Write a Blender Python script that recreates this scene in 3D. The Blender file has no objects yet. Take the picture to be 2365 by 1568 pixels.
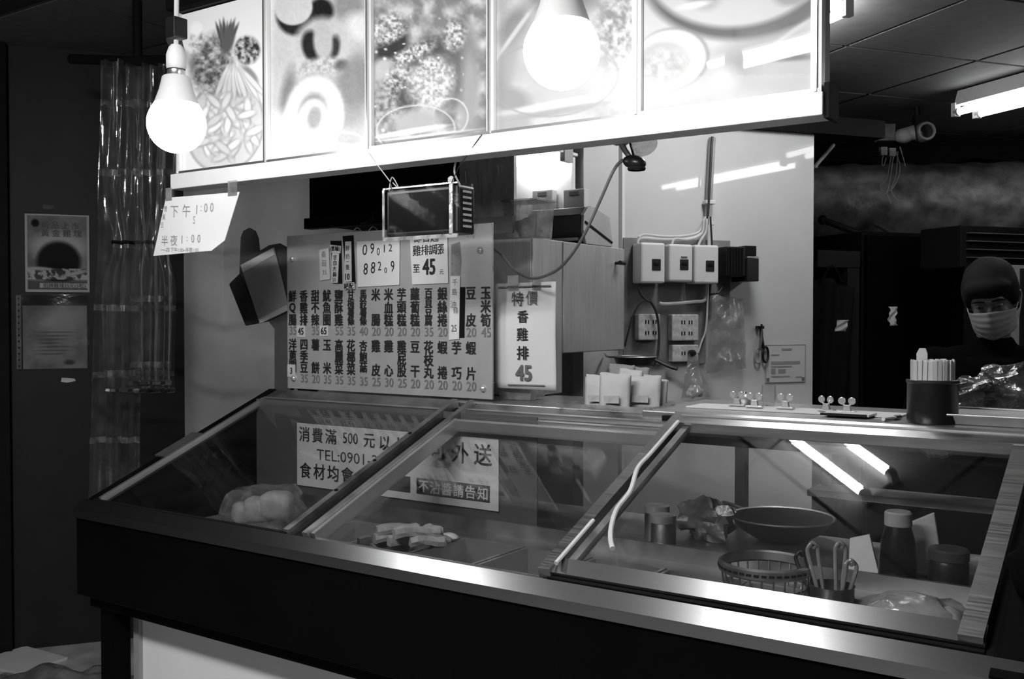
import bpy, math, random
import numpy as np
from mathutils import Vector, Matrix, noise as mnoise

random.seed(7)
rng = np.random.default_rng(7)
SC = bpy.context.scene
COL = SC.collection

# ------------------------------------------------------------------ camera, world, exposure
FPX, CAM_H, YAW, PITCH = 2299.0, 1.5, math.radians(34.2), math.atan((784 - 735) / 2299.0)
cam_data = bpy.data.cameras.new('camera')
cam_data.sensor_width = 36.0
cam_data.lens = FPX / 2365.0 * 36.0
cam_data.clip_start = 0.05
cam = bpy.data.objects.new('camera', cam_data)
COL.objects.link(cam)
cam.location = (0, 0, CAM_H)
cam.rotation_euler = (math.pi / 2 - PITCH, 0, YAW)
SC.camera = cam
world = bpy.data.worlds.new('world')
SC.world = world
world.use_nodes = True
world.node_tree.nodes['Background'].inputs[0].default_value = (1, 1, 1, 1)
world.node_tree.nodes['Background'].inputs[1].default_value = 0.004
SC.view_settings.view_transform = 'Standard'
SC.view_settings.look = 'None'
SC.view_settings.exposure = 0.0
SC.view_settings.gamma = 1.0
SC.view_settings.use_curve_mapping = False
try:
    SC.cycles.max_bounces = 7; SC.cycles.diffuse_bounces = 3; SC.cycles.glossy_bounces = 4; SC.cycles.transparent_max_bounces = 24
    SC.cycles.caustics_reflective = False; SC.cycles.caustics_refractive = False; SC.cycles.sample_clamp_indirect = 4.0
except Exception:
    pass
BULB_W = (44.0, 58.0)      # emission of the two bulbs, left to right
TUBE_FRONT, TUBE_COOK, TUBE_BACK = 230.0, 66.0, 12.0

# ------------------------------------------------------------------ sight lines of the photograph -> points in the place
_c, _s = math.cos(YAW), math.sin(YAW)
_cp, _sp = math.cos(PITCH), math.sin(PITCH)
EYE = np.array([0, 0, CAM_H])
B1 = np.array([.584, .812, 0.0])       # along the building's back wall
B2 = np.array([-.812, .584, 0.0])      # into the building
ROTB = math.atan2(.812, .584)
WALL = np.array([-1.703, 3.557, 1.5])  # a point on the wall with the breakers
WALL_L = np.array([-4.301, 2.527, 0.0])
def ray(px, py):
    x, f, z = (px - 1182.5) / FPX, 1.0, -(py - 784) / FPX
    f, z = f * _cp + z * _sp, -f * _sp + z * _cp
    return np.array([x * _c - f * _s, x * _s + f * _c, z])
def onv(px, py, v): r = ray(px, py); return EYE + r * (v / r[1])
def onz(px, py, z): r = ray(px, py); return EYE + r * ((z - CAM_H) / r[2])
def onp(px, py, p, n): r = ray(px, py); return EYE + r * (((p - EYE) @ n) / (r @ n))
def at(px, py, d): r = ray(px, py); return EYE + r * (d / (r @ np.array([-_s, _c, 0])))
def onw(px, py, off=0.0):              # on the breaker wall: distance along it and height
    q = onp(px, py, WALL - B2 * off, B2); return (q - WALL) @ B1, q[2]
def wallpt(s, z, off=0.0): q = WALL + B1 * s - B2 * off; return (q[0], q[1], z)
CN = np.array([0, -.375, .927]); CD = np.array([0, .927, .375])
def S(u, w, h=0.0): return np.array([u, 1.66, .95]) + CD * w + CN * h     # on the sloping case front

# ------------------------------------------------------------------ materials
def nodes_of(m):
    m.use_nodes = True
    return m.node_tree.nodes, m.node_tree.links
def M(name, col, rough=.5, metal=0.0, var=.12, scale=14.0, bump=0.0, stretch=(1, 1, 1), rvar=0.0, spec=.5, coat=0.0, detail=4.0):
    m = bpy.data.materials.new(name)
    n, l = nodes_of(m)
    b = n['Principled BSDF']
    tc = n.new('ShaderNodeTexCoord'); mp = n.new('ShaderNodeMapping'); nz = n.new('ShaderNodeTexNoise')
    mp.inputs['Scale'].default_value = stretch
    nz.inputs['Scale'].default_value = scale; nz.inputs['Detail'].default_value = detail
    l.new(tc.outputs['Object'], mp.inputs[0]); l.new(mp.outputs[0], nz.inputs['Vector'])
    r = n.new('ShaderNodeMapRange')
    r.inputs[1].default_value = .25; r.inputs[2].default_value = .75
    r.inputs[3].default_value = col * (1 - var); r.inputs[4].default_value = min(1, col * (1 + var))
    l.new(nz.outputs[0], r.inputs[0]); l.new(r.outputs[0], b.inputs['Base Color'])
    b.inputs['Roughness'].default_value = rough; b.inputs['Metallic'].default_value = metal
    b.inputs['Specular IOR Level'].default_value = spec
    if coat: b.inputs['Coat Weight'].default_value = coat; b.inputs['Coat Roughness'].default_value = .03
    if rvar:
        r2 = n.new('ShaderNodeMapRange'); r2.inputs[3].default_value = max(.02, rough - rvar); r2.inputs[4].default_value = rough + rvar
        r2.inputs[1].default_value = .3; r2.inputs[2].default_value = .7
        l.new(nz.outputs[0], r2.inputs[0]); l.new(r2.outputs[0], b.inputs['Roughness'])
    if bump:
        bp = n.new('ShaderNodeBump'); bp.inputs['Strength'].default_value = bump; bp.inputs['Distance'].default_value = .01
        l.new(nz.outputs[0], bp.inputs['Height']); l.new(bp.outputs[0], b.inputs['Normal'])
    return m
def clear(name, tint=.95, rough=.02, grime=.03, gcol=.6, f0=.05, scale=9.0, bump=0.0, gloss=.95):
    m = bpy.data.materials.new(name)
    n, l = nodes_of(m)
    out = n['Material Output']; n.remove(n['Principled BSDF'])
    lw = n.new('ShaderNodeLayerWeight'); lw.inputs[0].default_value = .5
    p = n.new('ShaderNodeMath'); p.operation = 'POWER'; p.inputs[1].default_value = 5
    l.new(lw.outputs['Facing'], p.inputs[0])
    a = n.new('ShaderNodeMath'); a.operation = 'MULTIPLY_ADD'; a.inputs[1].default_value = .9 - f0; a.inputs[2].default_value = f0
    l.new(p.outputs[0], a.inputs[0])
    t = n.new('ShaderNodeBsdfTransparent'); t.inputs[0].default_value = (tint, tint, tint, 1)
    g = n.new('ShaderNodeBsdfGlossy'); g.inputs['Roughness'].default_value = rough; g.inputs[0].default_value = (gloss,) * 3 + (1,)
    d = n.new('ShaderNodeBsdfDiffuse'); d.inputs[0].default_value = (gcol,) * 3 + (1,)
    tl = n.new('ShaderNodeBsdfTranslucent'); tl.inputs[0].default_value = (gcol,) * 3 + (1,)
    dt = n.new('ShaderNodeMixShader'); l.new(d.outputs[0], dt.inputs[1]); l.new(tl.outputs[0], dt.inputs[2])
    tc = n.new('ShaderNodeTexCoord'); nz = n.new('ShaderNodeTexNoise'); nz.inputs['Scale'].default_value = scale; nz.inputs['Detail'].default_value = 5
    l.new(tc.outputs['Object'], nz.inputs['Vector'])
    mr = n.new('ShaderNodeMapRange'); mr.inputs[1].default_value = .35; mr.inputs[2].default_value = .7; mr.inputs[3].default_value = grime * .3; mr.inputs[4].default_value = grime * 1.7
    l.new(nz.outputs[0], mr.inputs[0])
    m1 = n.new('ShaderNodeMixShader'); l.new(mr.outputs[0], m1.inputs[0]); l.new(t.outputs[0], m1.inputs[1]); l.new(dt.outputs[0], m1.inputs[2])
    m2 = n.new('ShaderNodeMixShader'); l.new(a.outputs[0], m2.inputs[0]); l.new(m1.outputs[0], m2.inputs[1]); l.new(g.outputs[0], m2.inputs[2])
    if bump:
        bp = n.new('ShaderNodeBump'); bp.inputs['Strength'].default_value = bump; bp.inputs['Distance'].default_value = .01
        l.new(nz.outputs[0], bp.inputs['Height']); l.new(bp.outputs[0], g.inputs['Normal']); l.new(bp.outputs[0], lw.inputs['Normal'])
    l.new(m2.outputs[0], out.inputs[0])
    return m
def glow(name, strength, col=1.0):
    m = bpy.data.materials.new(name)
    n, l = nodes_of(m)
    b = n['Principled BSDF']
    b.inputs['Base Color'].default_value = (.8, .8, .8, 1)
    b.inputs['Emission Color'].default_value = (col, col, col, 1)
    b.inputs['Emission Strength'].default_value = strength
    return m
def printed(name, emit=0.0, rough=.25, coat=.6):
    m = bpy.data.materials.new(name)
    n, l = nodes_of(m)
    b = n['Principled BSDF']
    a = n.new('ShaderNodeAttribute'); a.attribute_name = 'print'
    l.new(a.outputs['Color'], b.inputs['Base Color'])
    b.inputs['Roughness'].default_value = rough
    b.inputs['Specular IOR Level'].default_value = .04
    b.inputs['Coat Weight'].default_value = coat; b.inputs['Coat Roughness'].default_value = .02
    if emit:
        l.new(a.outputs['Color'], b.inputs['Emission Color']); b.inputs['Emission Strength'].default_value = emit
    return m

steel = M('brushed_steel', .52, .34, 1.0, .12, 6, 0, (1, 30, 30), .06)
steel_v = M('brushed_steel_upright', .50, .36, .45, .14, 6, .02, (30, 30, 1), .07)
lip_steel = M('brushed_lip_steel', .38, .28, 1.0, .03, 6, 0, (1, 60, 60))
steel_dull = M('dull_steel', .42, .45, 1.0, .25, 12, .03, (1, 1, 1), .1)
steel_bright = M('polished_steel', .65, .25, .6, .1, 20)
steel_grime = M('greasy_steel', .40, .5, .15, .35, 18, .05, (2, 2, .5), .12)
aluminium = M('aluminium_trim', .62, .3, .9, .08, 8)
white_metal = M('white_painted_metal', .78, .35, 0, .04, 6)
white_paint = M('white_wall_paint', .66, .5, 0, .05, 5, 0, spec=.3, coat=.8)
grey_paint = M('grey_wall_paint', .72, .6, 0, .12, 4, .02)
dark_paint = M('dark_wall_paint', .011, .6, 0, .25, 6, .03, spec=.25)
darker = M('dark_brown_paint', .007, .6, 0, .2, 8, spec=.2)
black_panel = M('black_lacquer_panel', .0025, .45, 0, .25, 5, 0, (1, 6, 1), spec=.04)
black_plastic = M('black_plastic', .010, .35, 0, .2, 20)
black_matte = M('black_matte', .005, .8, 0, .2, 20, spec=.15)
grey_plastic = M('grey_plastic', .34, .5, 0, .1, 12)
white_plastic = M('white_plastic', .72, .4, 0, .06, 10)
cream_plastic = M('stained_ivory_plastic', .55, .45, 0, .3, 60)
paper = M('white_paper', .66, .7, 0, .03, 10, .02)
paper_dim = M('worn_paper', .50, .75, 0, .12, 12, .04)
card = M('grey_cardboard', .055, .8, 0, .15, 14, .03)
card_dark = M('dark_cardboard', .02, .8, 0, .15, 14)
ink = M('black_ink', .012, .6, 0, .1, 20)
ink_grey = M('faded_price_ink', .16, .6, 0, .15, 30)
ink_mid = M('grey_print', .30, .7, 0, .1, 20)
ceiling_mat = M('ceiling_tile', .12, .75, 0, .15, 18, .03)
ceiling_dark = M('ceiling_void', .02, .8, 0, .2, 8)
floor_mat = M('worn_floor', .42, .45, 0, .35, 7, .05, rvar=.15)
board_mat = M('brushed_menu_board', .43, .45, .3, .1, 10, 0, (1, 1, 1))
glass = clear('case_glass', .93, .015, .012, .5, .05, 5)
pvc = clear('clear_pvc', .82, .12, .11, .6, .12, 14, .25)
bagmat = clear('thin_plastic_bag', .84, .14, .22, .75, .08, 26, .5)
tubmat = clear('clear_tub', .80, .1, .32, .75, .06, 14)
food_light = M('pale_food', .62, .6, 0, .25, 40, .2)
food_mid = M('fried_food', .36, .6, 0, .35, 50, .3)
food_dark = M('dark_food', .12, .5, 0, .4, 40, .2)
skin = M('skin', .11, .55, 0, .06, 30)
cloth_black = M('black_cotton', .0025, .95, 0, .2, 60, .05, spec=.03)
mask_mat = M('mask_fabric', .26, .85, 0, .04, 40)
hair_mat = M('black_hair', .005, .8, 0, .3, 120, spec=.2)
foil = M('crumpled_foil', .30, .5, .4, .7, 11, .9, detail=6)
rubber = M('white_rubber', .6, .6, 0, .08, 20)
cable_white = M('white_cable', .6, .5, 0, .05, 20)
cable_black = M('black_cable', .014, .5, 0, .1, 20)
string_mat = M('pale_string', .5, .8, 0, .1, 20)

# ------------------------------------------------------------------ mesh helpers
def world_loc(o):
    p = Vector((0, 0, 0))
    while o is not None:
        p += o.location; o = o.parent
    return np.array(p)
class MB:
    def __init__(s): s.v = []; s.f = []
    def add(s, vs, fs):
        k = len(s.v); s.v += [tuple(map(float, p)) for p in vs]; s.f += [tuple(i + k for i in f) for f in fs]; return s
    def hexa(s, p): return s.add(p, [(0, 3, 2, 1), (4, 5, 6, 7), (0, 1, 5, 4), (1, 2, 6, 5), (2, 3, 7, 6), (3, 0, 4, 7)])
    def box(s, x0, x1, y0, y1, z0, z1):
        return s.hexa([(x0, y0, z0), (x1, y0, z0), (x1, y1, z0), (x0, y1, z0), (x0, y0, z1), (x1, y0, z1), (x1, y1, z1), (x0, y1, z1)])
    def sbox(s, u0, u1, w0, w1, h0, h1):
        return s.hexa([S(u0, w0, h0), S(u1, w0, h0), S(u1, w1, h0), S(u0, w1, h0), S(u0, w0, h1), S(u1, w0, h1), S(u1, w1, h1), S(u0, w1, h1)])
    def obox(s, c, size, rot):
        a = [Vector((i * size[0] / 2, j * size[1] / 2, k * size[2] / 2)) for k in (-1, 1) for i, j in ((-1, -1), (1, -1), (1, 1), (-1, 1))]
        R = rot if isinstance(rot, Matrix) else Matrix.Rotation(rot, 3, 'Z')
        return s.hexa([tuple(R @ p + Vector(c)) for p in a])
    def prism(s, poly, y0, y1, axes='xz'):
        n = len(poly)
        def P(p, y): return (p[0], y, p[1]) if axes == 'xz' else ((y, p[0], p[1]) if axes == 'yz' else (p[0], p[1], y))
        vs = [P(p, y0) for p in poly] + [P(p, y1) for p in poly]
        fs = [tuple(range(n)), tuple(range(2 * n - 1, n - 1, -1))] + [(i, i + n, (i + 1) % n + n, (i + 1) % n) for i in range(n)]
        return s.add(vs, fs)
    def slab(s, pts, nrm, t):              # planar outline in space, thickened along nrm
        pts = [np.array(p, float) for p in pts]; n = len(pts); nrm = np.array(nrm, float)
        return s.add(pts + [p + nrm * t for p in pts], [tuple(range(n)), tuple(range(2 * n - 1, n - 1, -1))] + [(i, i + n, (i + 1) % n + n, (i + 1) % n) for i in range(n)])
    def tube(s, pts, r, n=8, smooth=0, caps=True):
        P = [Vector(p) for p in pts]
        if smooth and len(P) > 2:
            Q = []
            for i in range(len(P) - 1):
                a, b, c, d = P[max(i - 1, 0)], P[i], P[i + 1], P[min(i + 2, len(P) - 1)]
                for k in range(smooth):
                    t = k / smooth
                    Q.append(.5 * ((2 * b) + (c - a) * t + (2 * a - 5 * b + 4 * c - d) * t * t + (3 * b - a - 3 * c + d) * t ** 3))
            Q.append(P[-1]); P = Q
        rs = r if isinstance(r, (list, tuple)) else [r] * len(P)
        if len(rs) != len(P): rs = list(np.interp(np.linspace(0, 1, len(P)), np.linspace(0, 1, len(rs)), rs))
        ref = None; vs = []
        for i, p in enumerate(P):
            d = (P[min(i + 1, len(P) - 1)] - P[max(i - 1, 0)]).normalized()
            if ref is None: ref = d.orthogonal().normalized()
            ref = (ref - d * ref.dot(d)).normalized(); w = d.cross(ref)
            vs += [tuple(p + (ref * math.cos(2 * math.pi * k / n) + w * math.sin(2 * math.pi * k / n)) * rs[i]) for k in range(n)]
        fs = [(i * n + k, i * n + (k + 1) % n, (i + 1) * n + (k + 1) % n, (i + 1) * n + k) for i in range(len(P) - 1) for k in range(n)]
        if caps: fs += [tuple(range(n - 1, -1, -1)), tuple(range((len(P) - 1) * n, len(P) * n))]
        return s.add(vs, fs)
    def lathe(s, prof, c=(0, 0, 0), n=24, axis='z'):
        vs = []; m = len(prof)
        for r, z in prof:
            for k in range(n):
                a = 2 * math.pi * k / n; x, y = max(r, 1e-5) * math.cos(a), max(r, 1e-5) * math.sin(a)
                vs.append((c[0] + x, c[1] + y, c[2] + z) if axis == 'z' else (c[0] + x, c[1] + z, c[2] + y))
        fs = [(i * n + k, i * n + (k + 1) % n, (i + 1) * n + (k + 1) % n, (i + 1) * n + k) for i in range(m - 1) for k in range(n)]
        return s.add(vs, fs)
    def ell(s, c, r, n=14, m=9, rot=None, wob=0.0, seed=0.0, sq=1.0):
        vs = []
        for j in range(m + 1):
            t = math.pi * j / m
            for k in range(n):
                a = 2 * math.pi * k / n
                p = Vector((math.sin(t) * math.cos(a), math.sin(t) * math.sin(a), math.cos(t)))
                if sq != 1.0: p = Vector([math.copysign(abs(q) ** sq, q) for q in p])
                if wob: p *= 1 + wob * mnoise.noise(p * 2.1 + Vector((seed, seed * 1.7, 0)))
                p = Vector((p.x * r[0], p.y * r[1], p.z * r[2]))
                if rot is not None: p = rot @ p
                vs.append((c[0] + p.x, c[1] + p.y, c[2] + p.z))
        fs = [(j * n + k, (j + 1) * n + k, (j + 1) * n + (k + 1) % n, j * n + (k + 1) % n) for j in range(m) for k in range(n)]
        return s.add(vs, fs)
    def grid(s, nx, ny, fn):
        vs = [fn(i / nx, j / ny) for j in range(ny + 1) for i in range(nx + 1)]
        fs = [(j * (nx + 1) + i, j * (nx + 1) + i + 1, (j + 1) * (nx + 1) + i + 1, (j + 1) * (nx + 1) + i) for j in range(ny) for i in range(nx)]
        return s.add(vs, fs)
    def mesh(s, name, off=(0, 0, 0)):
        me = bpy.data.meshes.new(name)
        me.from_pydata([(p[0] - off[0], p[1] - off[1], p[2] - off[2]) for p in s.v], [], s.f)
        me.update()
        return me
    def build(s, name, mat, parent=None, world=False, smooth=False, bevel=0.0, loc=None, solid=0.0, sub=0):
        off = world_loc(parent) if (world and parent is not None) else (loc if (world and loc is not None) else (0, 0, 0))
        me = s.mesh(name, off); me.materials.append(mat)
        import bmesh
        bm = bmesh.new(); bm.from_mesh(me); bmesh.ops.recalc_face_normals(bm, faces=bm.faces); bm.to_mesh(me); bm.free()
        if smooth:
            me.polygons.foreach_set('use_smooth', [True] * len(me.polygons))
            try: me.set_sharp_from_angle(angle=math.radians(40))
            except Exception: pass
        o = bpy.data.objects.new(name, me); COL.objects.link(o)
        if parent is not None: o.parent = parent
        elif loc is not None: o.location = loc
        if bevel:
            b = o.modifiers.new('edge', 'BEVEL'); b.width = bevel; b.segments = 2; b.limit_method = 'ANGLE'
        if solid:
            b = o.modifiers.new('wall', 'SOLIDIFY'); b.thickness = solid; b.offset = 0
        if sub:
            b = o.modifiers.new('soft', 'SUBSURF'); b.levels = sub; b.render_levels = sub
        return o
def tag(o, label, cat, group=None):
    o['label'] = label; o['category'] = cat
    if group: o['group'] = group
    return o
def thing(name, label, cat, loc=(0, 0, 0), rz=0.0, group=None):
    o = bpy.data.objects.new(name, None); COL.objects.link(o)
    o.empty_display_size = .05
    o.location = tuple(float(a) for a in loc); o.rotation_euler = (0, 0, rz)
    return tag(o, label, cat, group)
def struct(o): o['kind'] = 'structure'; return o
def copy_of(o, parent=None, loc=None, rot=None):
    c = o.copy(); COL.objects.link(c)
    if parent is not None: c.parent = parent
    if loc is not None: c.location = loc
    if rot is not None: c.rotation_euler = rot
    return c
def copy_thing(o, loc, rz, label, group=None):
    c = copy_of(o, None, tuple(map(float, loc)), (0, 0, rz)); c['label'] = label
    if group: c['group'] = group
    for ch in o.children:
        k = copy_of(ch, c)
        for g in ch.children: copy_of(g, k)
    return c

# lettering: outlines of the built-in typeface, laid flat on what they are printed on
_glyph = {}
def glyph(s, bold):
    if (s, bold) not in _glyph:
        cu = bpy.data.curves.new('lettering', 'FONT'); cu.body = s; cu.offset = 0; cu.resolution_u = 2
        cu.align_x = 'CENTER'; cu.align_y = 'CENTER'
        o = bpy.data.objects.new('lettering', cu)
        me = bpy.data.meshes.new_from_object(o)
        co = np.zeros(len(me.vertices) * 3); me.vertices.foreach_get('co', co); co = co.reshape(-1, 3)
        fs = [tuple(p.vertices) for p in me.polygons]
        if len(co):
            mid = (co.max(0) + co.min(0)) / 2; co = co - mid
        bpy.data.objects.remove(o); bpy.data.meshes.remove(me); bpy.data.curves.remove(cu)
        _glyph[(s, bold)] = (co, fs)
    return _glyph[(s, bold)]
def lettering(items, name, mat, parent, loc=(0, 0, 0), rot=(math.pi / 2, 0, 0)):
    """items: (text, x, y, size, bold, x_stretch, angle) in the plane of the sign."""
    mb = MB()
    for it in items:
        s, x, y, size = it[:4]; bold = it[4] if len(it) > 4 else 0; sx = it[5] if len(it) > 5 else 1; ang = it[6] if len(it) > 6 else 0
        co, fs = glyph(s, 0)
        c, q = math.cos(ang), math.sin(ang); k = max(bold, 0) * 1.0 * size
        for oz, (ox, oy) in enumerate(((0, 0),) if k == 0 else ((k, k * .6), (-k, k * .6), (-k, -k * .6), (k, -k * .6))):
            mb.add([(x + ox + (p[0] * sx * c - p[1] * q) * size, y + oy + (p[0] * sx * q + p[1] * c) * size, oz * .00025) for p in co], fs)
    me = mb.mesh(name); me.materials.append(mat)
    o = bpy.data.objects.new(name, me); COL.objects.link(o); o.parent = parent; o.location = tuple(map(float, loc)); o.rotation_euler = rot
    return o

# ------------------------------------------------------------------ lamps of the place
def tube_fixture(p0, p1, gap, strength, label, zbar, group, side):
    """twin fluorescent batten, p0-p1 is the line between the tubes"""
    p0, p1 = np.array(p0), np.array(p1); mid = (p0 + p1) / 2
    d = (p1 - p0) / np.linalg.norm(p1 - p0); L = np.linalg.norm(p1 - p0); nrm = np.array([-d[1], d[0], 0])
    t = thing('fluorescent_light', label, 'light', (mid[0], mid[1], mid[2]), math.atan2(d[1], d[0]), group)
    MB().prism([(-.05, zbar), (.05, zbar), (.07, .03), (-.07, .03)], -L / 2, L / 2, 'yz').build('housing', white_metal, t)
    for k in (-1, 1):
        y = k * gap / 2
        mb = MB().tube([(-L / 2 + .02, y, 0), (L / 2 - .02, y, 0)], .015, 12)
        g = mb.build('tube', glow('tube_glow', strength), t, smooth=True)
        for e in (-1, 1):
            MB().tube([(e * (L / 2 - .022), y, 0), (e * L / 2, y, 0)], .0165, 12).build('end_cap', grey_plastic, g)
            MB().box(e * L / 2 - .012, e * L / 2 + .012, y - .015, y + .015, -.018, .04).build('socket', white_metal, t)
    return t
# over the pavement in front of the stall (mirrored in the menu panels), over the cooking place, in the back room
tube_fixture((-1.83, -.36, 2.66), (-.69, .01, 2.66), .12, TUBE_FRONT, 'twin tube ceiling light over the pavement in front of the stall', .06, 'twin tube ceiling lights', 1)
tube_fixture((-.925, 3.11, 2.455), tuple(np.array((-.925, 3.11, 2.455)) + B2 * .6), .125, TUBE_COOK, 'short twin tube ceiling light above the cooking place', .044, 'twin tube ceiling lights', 1)
pA = onz(2232, 262, 2.40)
tube_fixture(tuple(pA), tuple(pA - B2 * 1.2), .12, TUBE_BACK, 'bright twin tube light under the back room ceiling at right', .095, 'twin tube ceiling lights', 1)
tube_fixture((.43, 4.04, 2.40), (1.33, 3.22, 2.40), .12, TUBE_BACK * 1.4, 'twin tube light farther right in the back room, outside the view', .095, 'twin tube ceiling lights', 1)

def bulb(px, py, strength, label, cord_top):
    c = onv(px, py, 1.58)
    t = thing('hanging_light_bulb', label, 'light bulb', (c[0], c[1], c[2]), 0, 'bare bulbs hanging in front of the menu light box')
    R = .071
    prof = [(0, -R)] + [(R * math.sin(a), -R * math.cos(a)) for a in np.linspace(.2, 2.05, 12)] 
    MB().lathe(prof + [(.052, .052)], n=32).build('globe', glow('bulb_glow', strength), t, smooth=True)
    MB().lathe([(.0515, .045), (.0535, .05), (.041, .085), (.034, .115), (.03, .118), (0, .118)], n=28).build('bulb_neck', white_plastic, t, smooth=True)
    MB().lathe([(.02, .117), (.022, .12), (.022, .132), (.019, .134), (.019, .145), (.0, .145)], n=20).build('screw_cap', aluminium, t, smooth=True)
    so = MB().lathe([(.022, .135), (.024, .14), (.024, .17), (.018, .188), (.012, .195), (0, .195)], n=20).build('lamp_holder', white_plastic if cord_top[1] else black_plastic, t, smooth=True)
    MB().tube([(0, 0, .19), (.003, 0, .3), (0, 0, cord_top[0] - c[2])], .006, 8).build('cord', cable_white if cord_top[1] else cable_black, t, smooth=True)
    if cord_top[1]:
        MB().box(-.016, .02, -.02, .02, .21, .26).build('clamp', black_plastic, t, bevel=.003)
    return t
bulb(408, 287, BULB_W[0], 'lit round bulb hanging at the left end of the menu light box', (2.7, True))
bulb(1297, 118, BULB_W[1], 'large lit bulb glaring in front of the fourth menu panel', (2.7, False))

# ------------------------------------------------------------------ the room
struct(MB().box(-5.6, 4.2, -1.6, 8.2, -.06, 0).build('floor', floor_mat))
def clip_poly(poly, a, b, c):            # keep a*x+b*y>=c
    out = []
    for i in range(len(poly)):
        p, q = poly[i], poly[(i + 1) % len(poly)]
        fp, fq = a * p[0] + b * p[1] - c, a * q[0] + b * q[1] - c
        if fp >= 0: out.append(p)
        if fp * fq < 0:
            t = fp / (fp - fq); out.append((p[0] + (q[0] - p[0]) * t, p[1] + (q[1] - p[1]) * t))
    return out
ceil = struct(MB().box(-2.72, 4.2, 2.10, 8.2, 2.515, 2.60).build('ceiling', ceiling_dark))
node = onz(2255, 141, 2.5); T = .615
tile_mesh = MB().box(.009, T - .009, .009, T - .009, 0, .014).mesh('ceiling_tile'); tile_mesh.materials.append(ceiling_mat)
for i in range(-7, 7):
    for j in range(-6, 6):
        o0 = node[:2] + B1[:2] * T * i + B2[:2] * T * j
        cs = [o0 + B1[:2] * a + B2[:2] * b for a, b in ((0, 0), (T, 0), (T, T), (0, T))]
        if max(c[1] for c in cs) < 2.14 or max(c[0] for c in cs) < -2.68 or min(c[0] for c in cs) > 2.2 or min(c[1] for c in cs) > 6.6: continue
        if min(c[1] for c in cs) >= 2.12 and min(c[0] for c in cs) >= -2.7:
            o = bpy.data.objects.new('ceiling_tile', tile_mesh); COL.objects.link(o); o.parent = ceil
            o.location = (o0[0], o0[1], 2.5); o.rotation_euler = (0, 0, ROTB)
        else:
            g = .009; q = [o0 + B1[:2] * a + B2[:2] * b for a, b in ((g, g), (T - g, g), (T - g, T - g), (g, T - g))]
            q = clip_poly([tuple(p) for p in q], 0, 1, 2.12); q = clip_poly(q, 1, 0, -2.7) if q else q
            if len(q) > 2: MB().prism(q, 2.5, 2.514, 'xy').build('ceiling_tile', ceiling_mat, ceil)
front_ceil = struct(MB().add([], []).box(-5.6, 4.2, -1.6, 2.10, 2.735, 2.8).box(-5.6, -2.72, 2.10, 6, 2.735, 2.8).build('ceiling_front', ceiling_dark))
for i in range(5):
    for j in range(8):
        x0, y0 = -5.4 + i * .92, -.9 + j * .62
        if x0 > -2.0: continue
        x1 = x0 + .905; y1 = y0 + .605
        if y0 >= 2.08:
            x1 = min(x1, -2.73)
            if x1 < x0 + .1: continue
        elif y1 > 2.08: y1 = 2.08
        MB().box(x0, x1, y0, y1, 2.72, 2.734).build('ceiling_tile', ceiling_mat, front_ceil)
struct(MB().box(-2.76, 4.2, 2.06, 2.10, 2.5, 2.735).build('trim_1', darker))
struct(MB().box(-2.76, -2.72, 2.10, 5.5, 2.5, 2.735).build('trim_2', darker))
# walls: grey corner behind the case, white breaker wall, dark wall at far left
struct(MB().box(-4.14, -1.80, 3.4, 3.46, 0, 2.5).build('wall_back', grey_paint))
struct(MB().box(-4.16, -4.10, 2.87, 3.46, 0, 2.73).build('wall_corner', grey_paint))
def wall_block(name, p, s0, s1, t, z0, z1, mat):
    mb = MB(); q = [p + B1 * s0, p + B1 * s1, p + B1 * s1 + B2 * t, p + B1 * s0 + B2 * t]
    mb.hexa([(a[0], a[1], z0) for a in q] + [(a[0], a[1], z1) for a in q])
    return struct(mb.build(name, mat))
wall_block('wall_breakers', WALL, -.34, .703, .10, 0, 2.262, white_paint)
wall_block('trim_3', WALL - B2 * .03, -.2, 1.04, .16, 2.262, 2.335, black_matte)
wall_block('wall_left', WALL_L, -.118, .62, .10, 0, 2.73, dark_paint)
wall_block('trim_4', WALL_L - B2 * .05, -.33, -.122, .2, 0, 2.73, black_matte)
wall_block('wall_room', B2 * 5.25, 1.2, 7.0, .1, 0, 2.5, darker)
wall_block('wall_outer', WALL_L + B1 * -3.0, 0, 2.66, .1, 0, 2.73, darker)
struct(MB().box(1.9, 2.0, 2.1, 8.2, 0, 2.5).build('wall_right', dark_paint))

# ------------------------------------------------------------------ the glass display case
case = thing('display_case', 'long black glass fronted food counter with steel trim', 'counter', (-1.45, 2.1, 0))
U0, U1 = -2.658, -.20
def cp(mb, name, mat, parent=None, **k): return mb.build(name, mat, parent or case, world=True, **k)
cp(MB().box(U0, U1, 1.665, 1.70, .70, .938), 'front_panel', black_panel, bevel=.003)
cp(MB().box(U0 + .012, U1, 1.70, 1.73, .66, .72), 'lower_rail', black_panel)
cp(MB().prism([(1.668, .70), (1.668, .945), (2.40, 1.24), (2.78, 1.24), (2.78, .70)], U0 + .004, U0 + .03, 'yz'), 'end_panel', black_panel)
cp(MB().prism([(1.668, .70), (1.668, .945), (2.40, 1.24), (2.78, 1.24), (2.78, .70)], U1 - .026, U1 - .002, 'yz'), 'end_panel', black_panel)
for u in (U0 + .03, U1 - .09):
    cp(MB().box(u, u + .06, 1.72, 1.78, 0, .70), 'leg', black_panel, bevel=.003)
cp(MB().box(U0 + .105, U1 - .1, 1.80, 1.82, .08, .70), 'lower_panel', M('white_melamine', .92, .5, 0, .02, 5))
cp(MB().box(U0 + .092, U0 + .118, 1.787, 1.80, .08, .70), 'lower_panel_edge', grey_plastic)
cp(MB().box(U0 + .03, U1 - .03, 1.80, 2.74, .70, .715), 'underside', black_matte)
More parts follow.
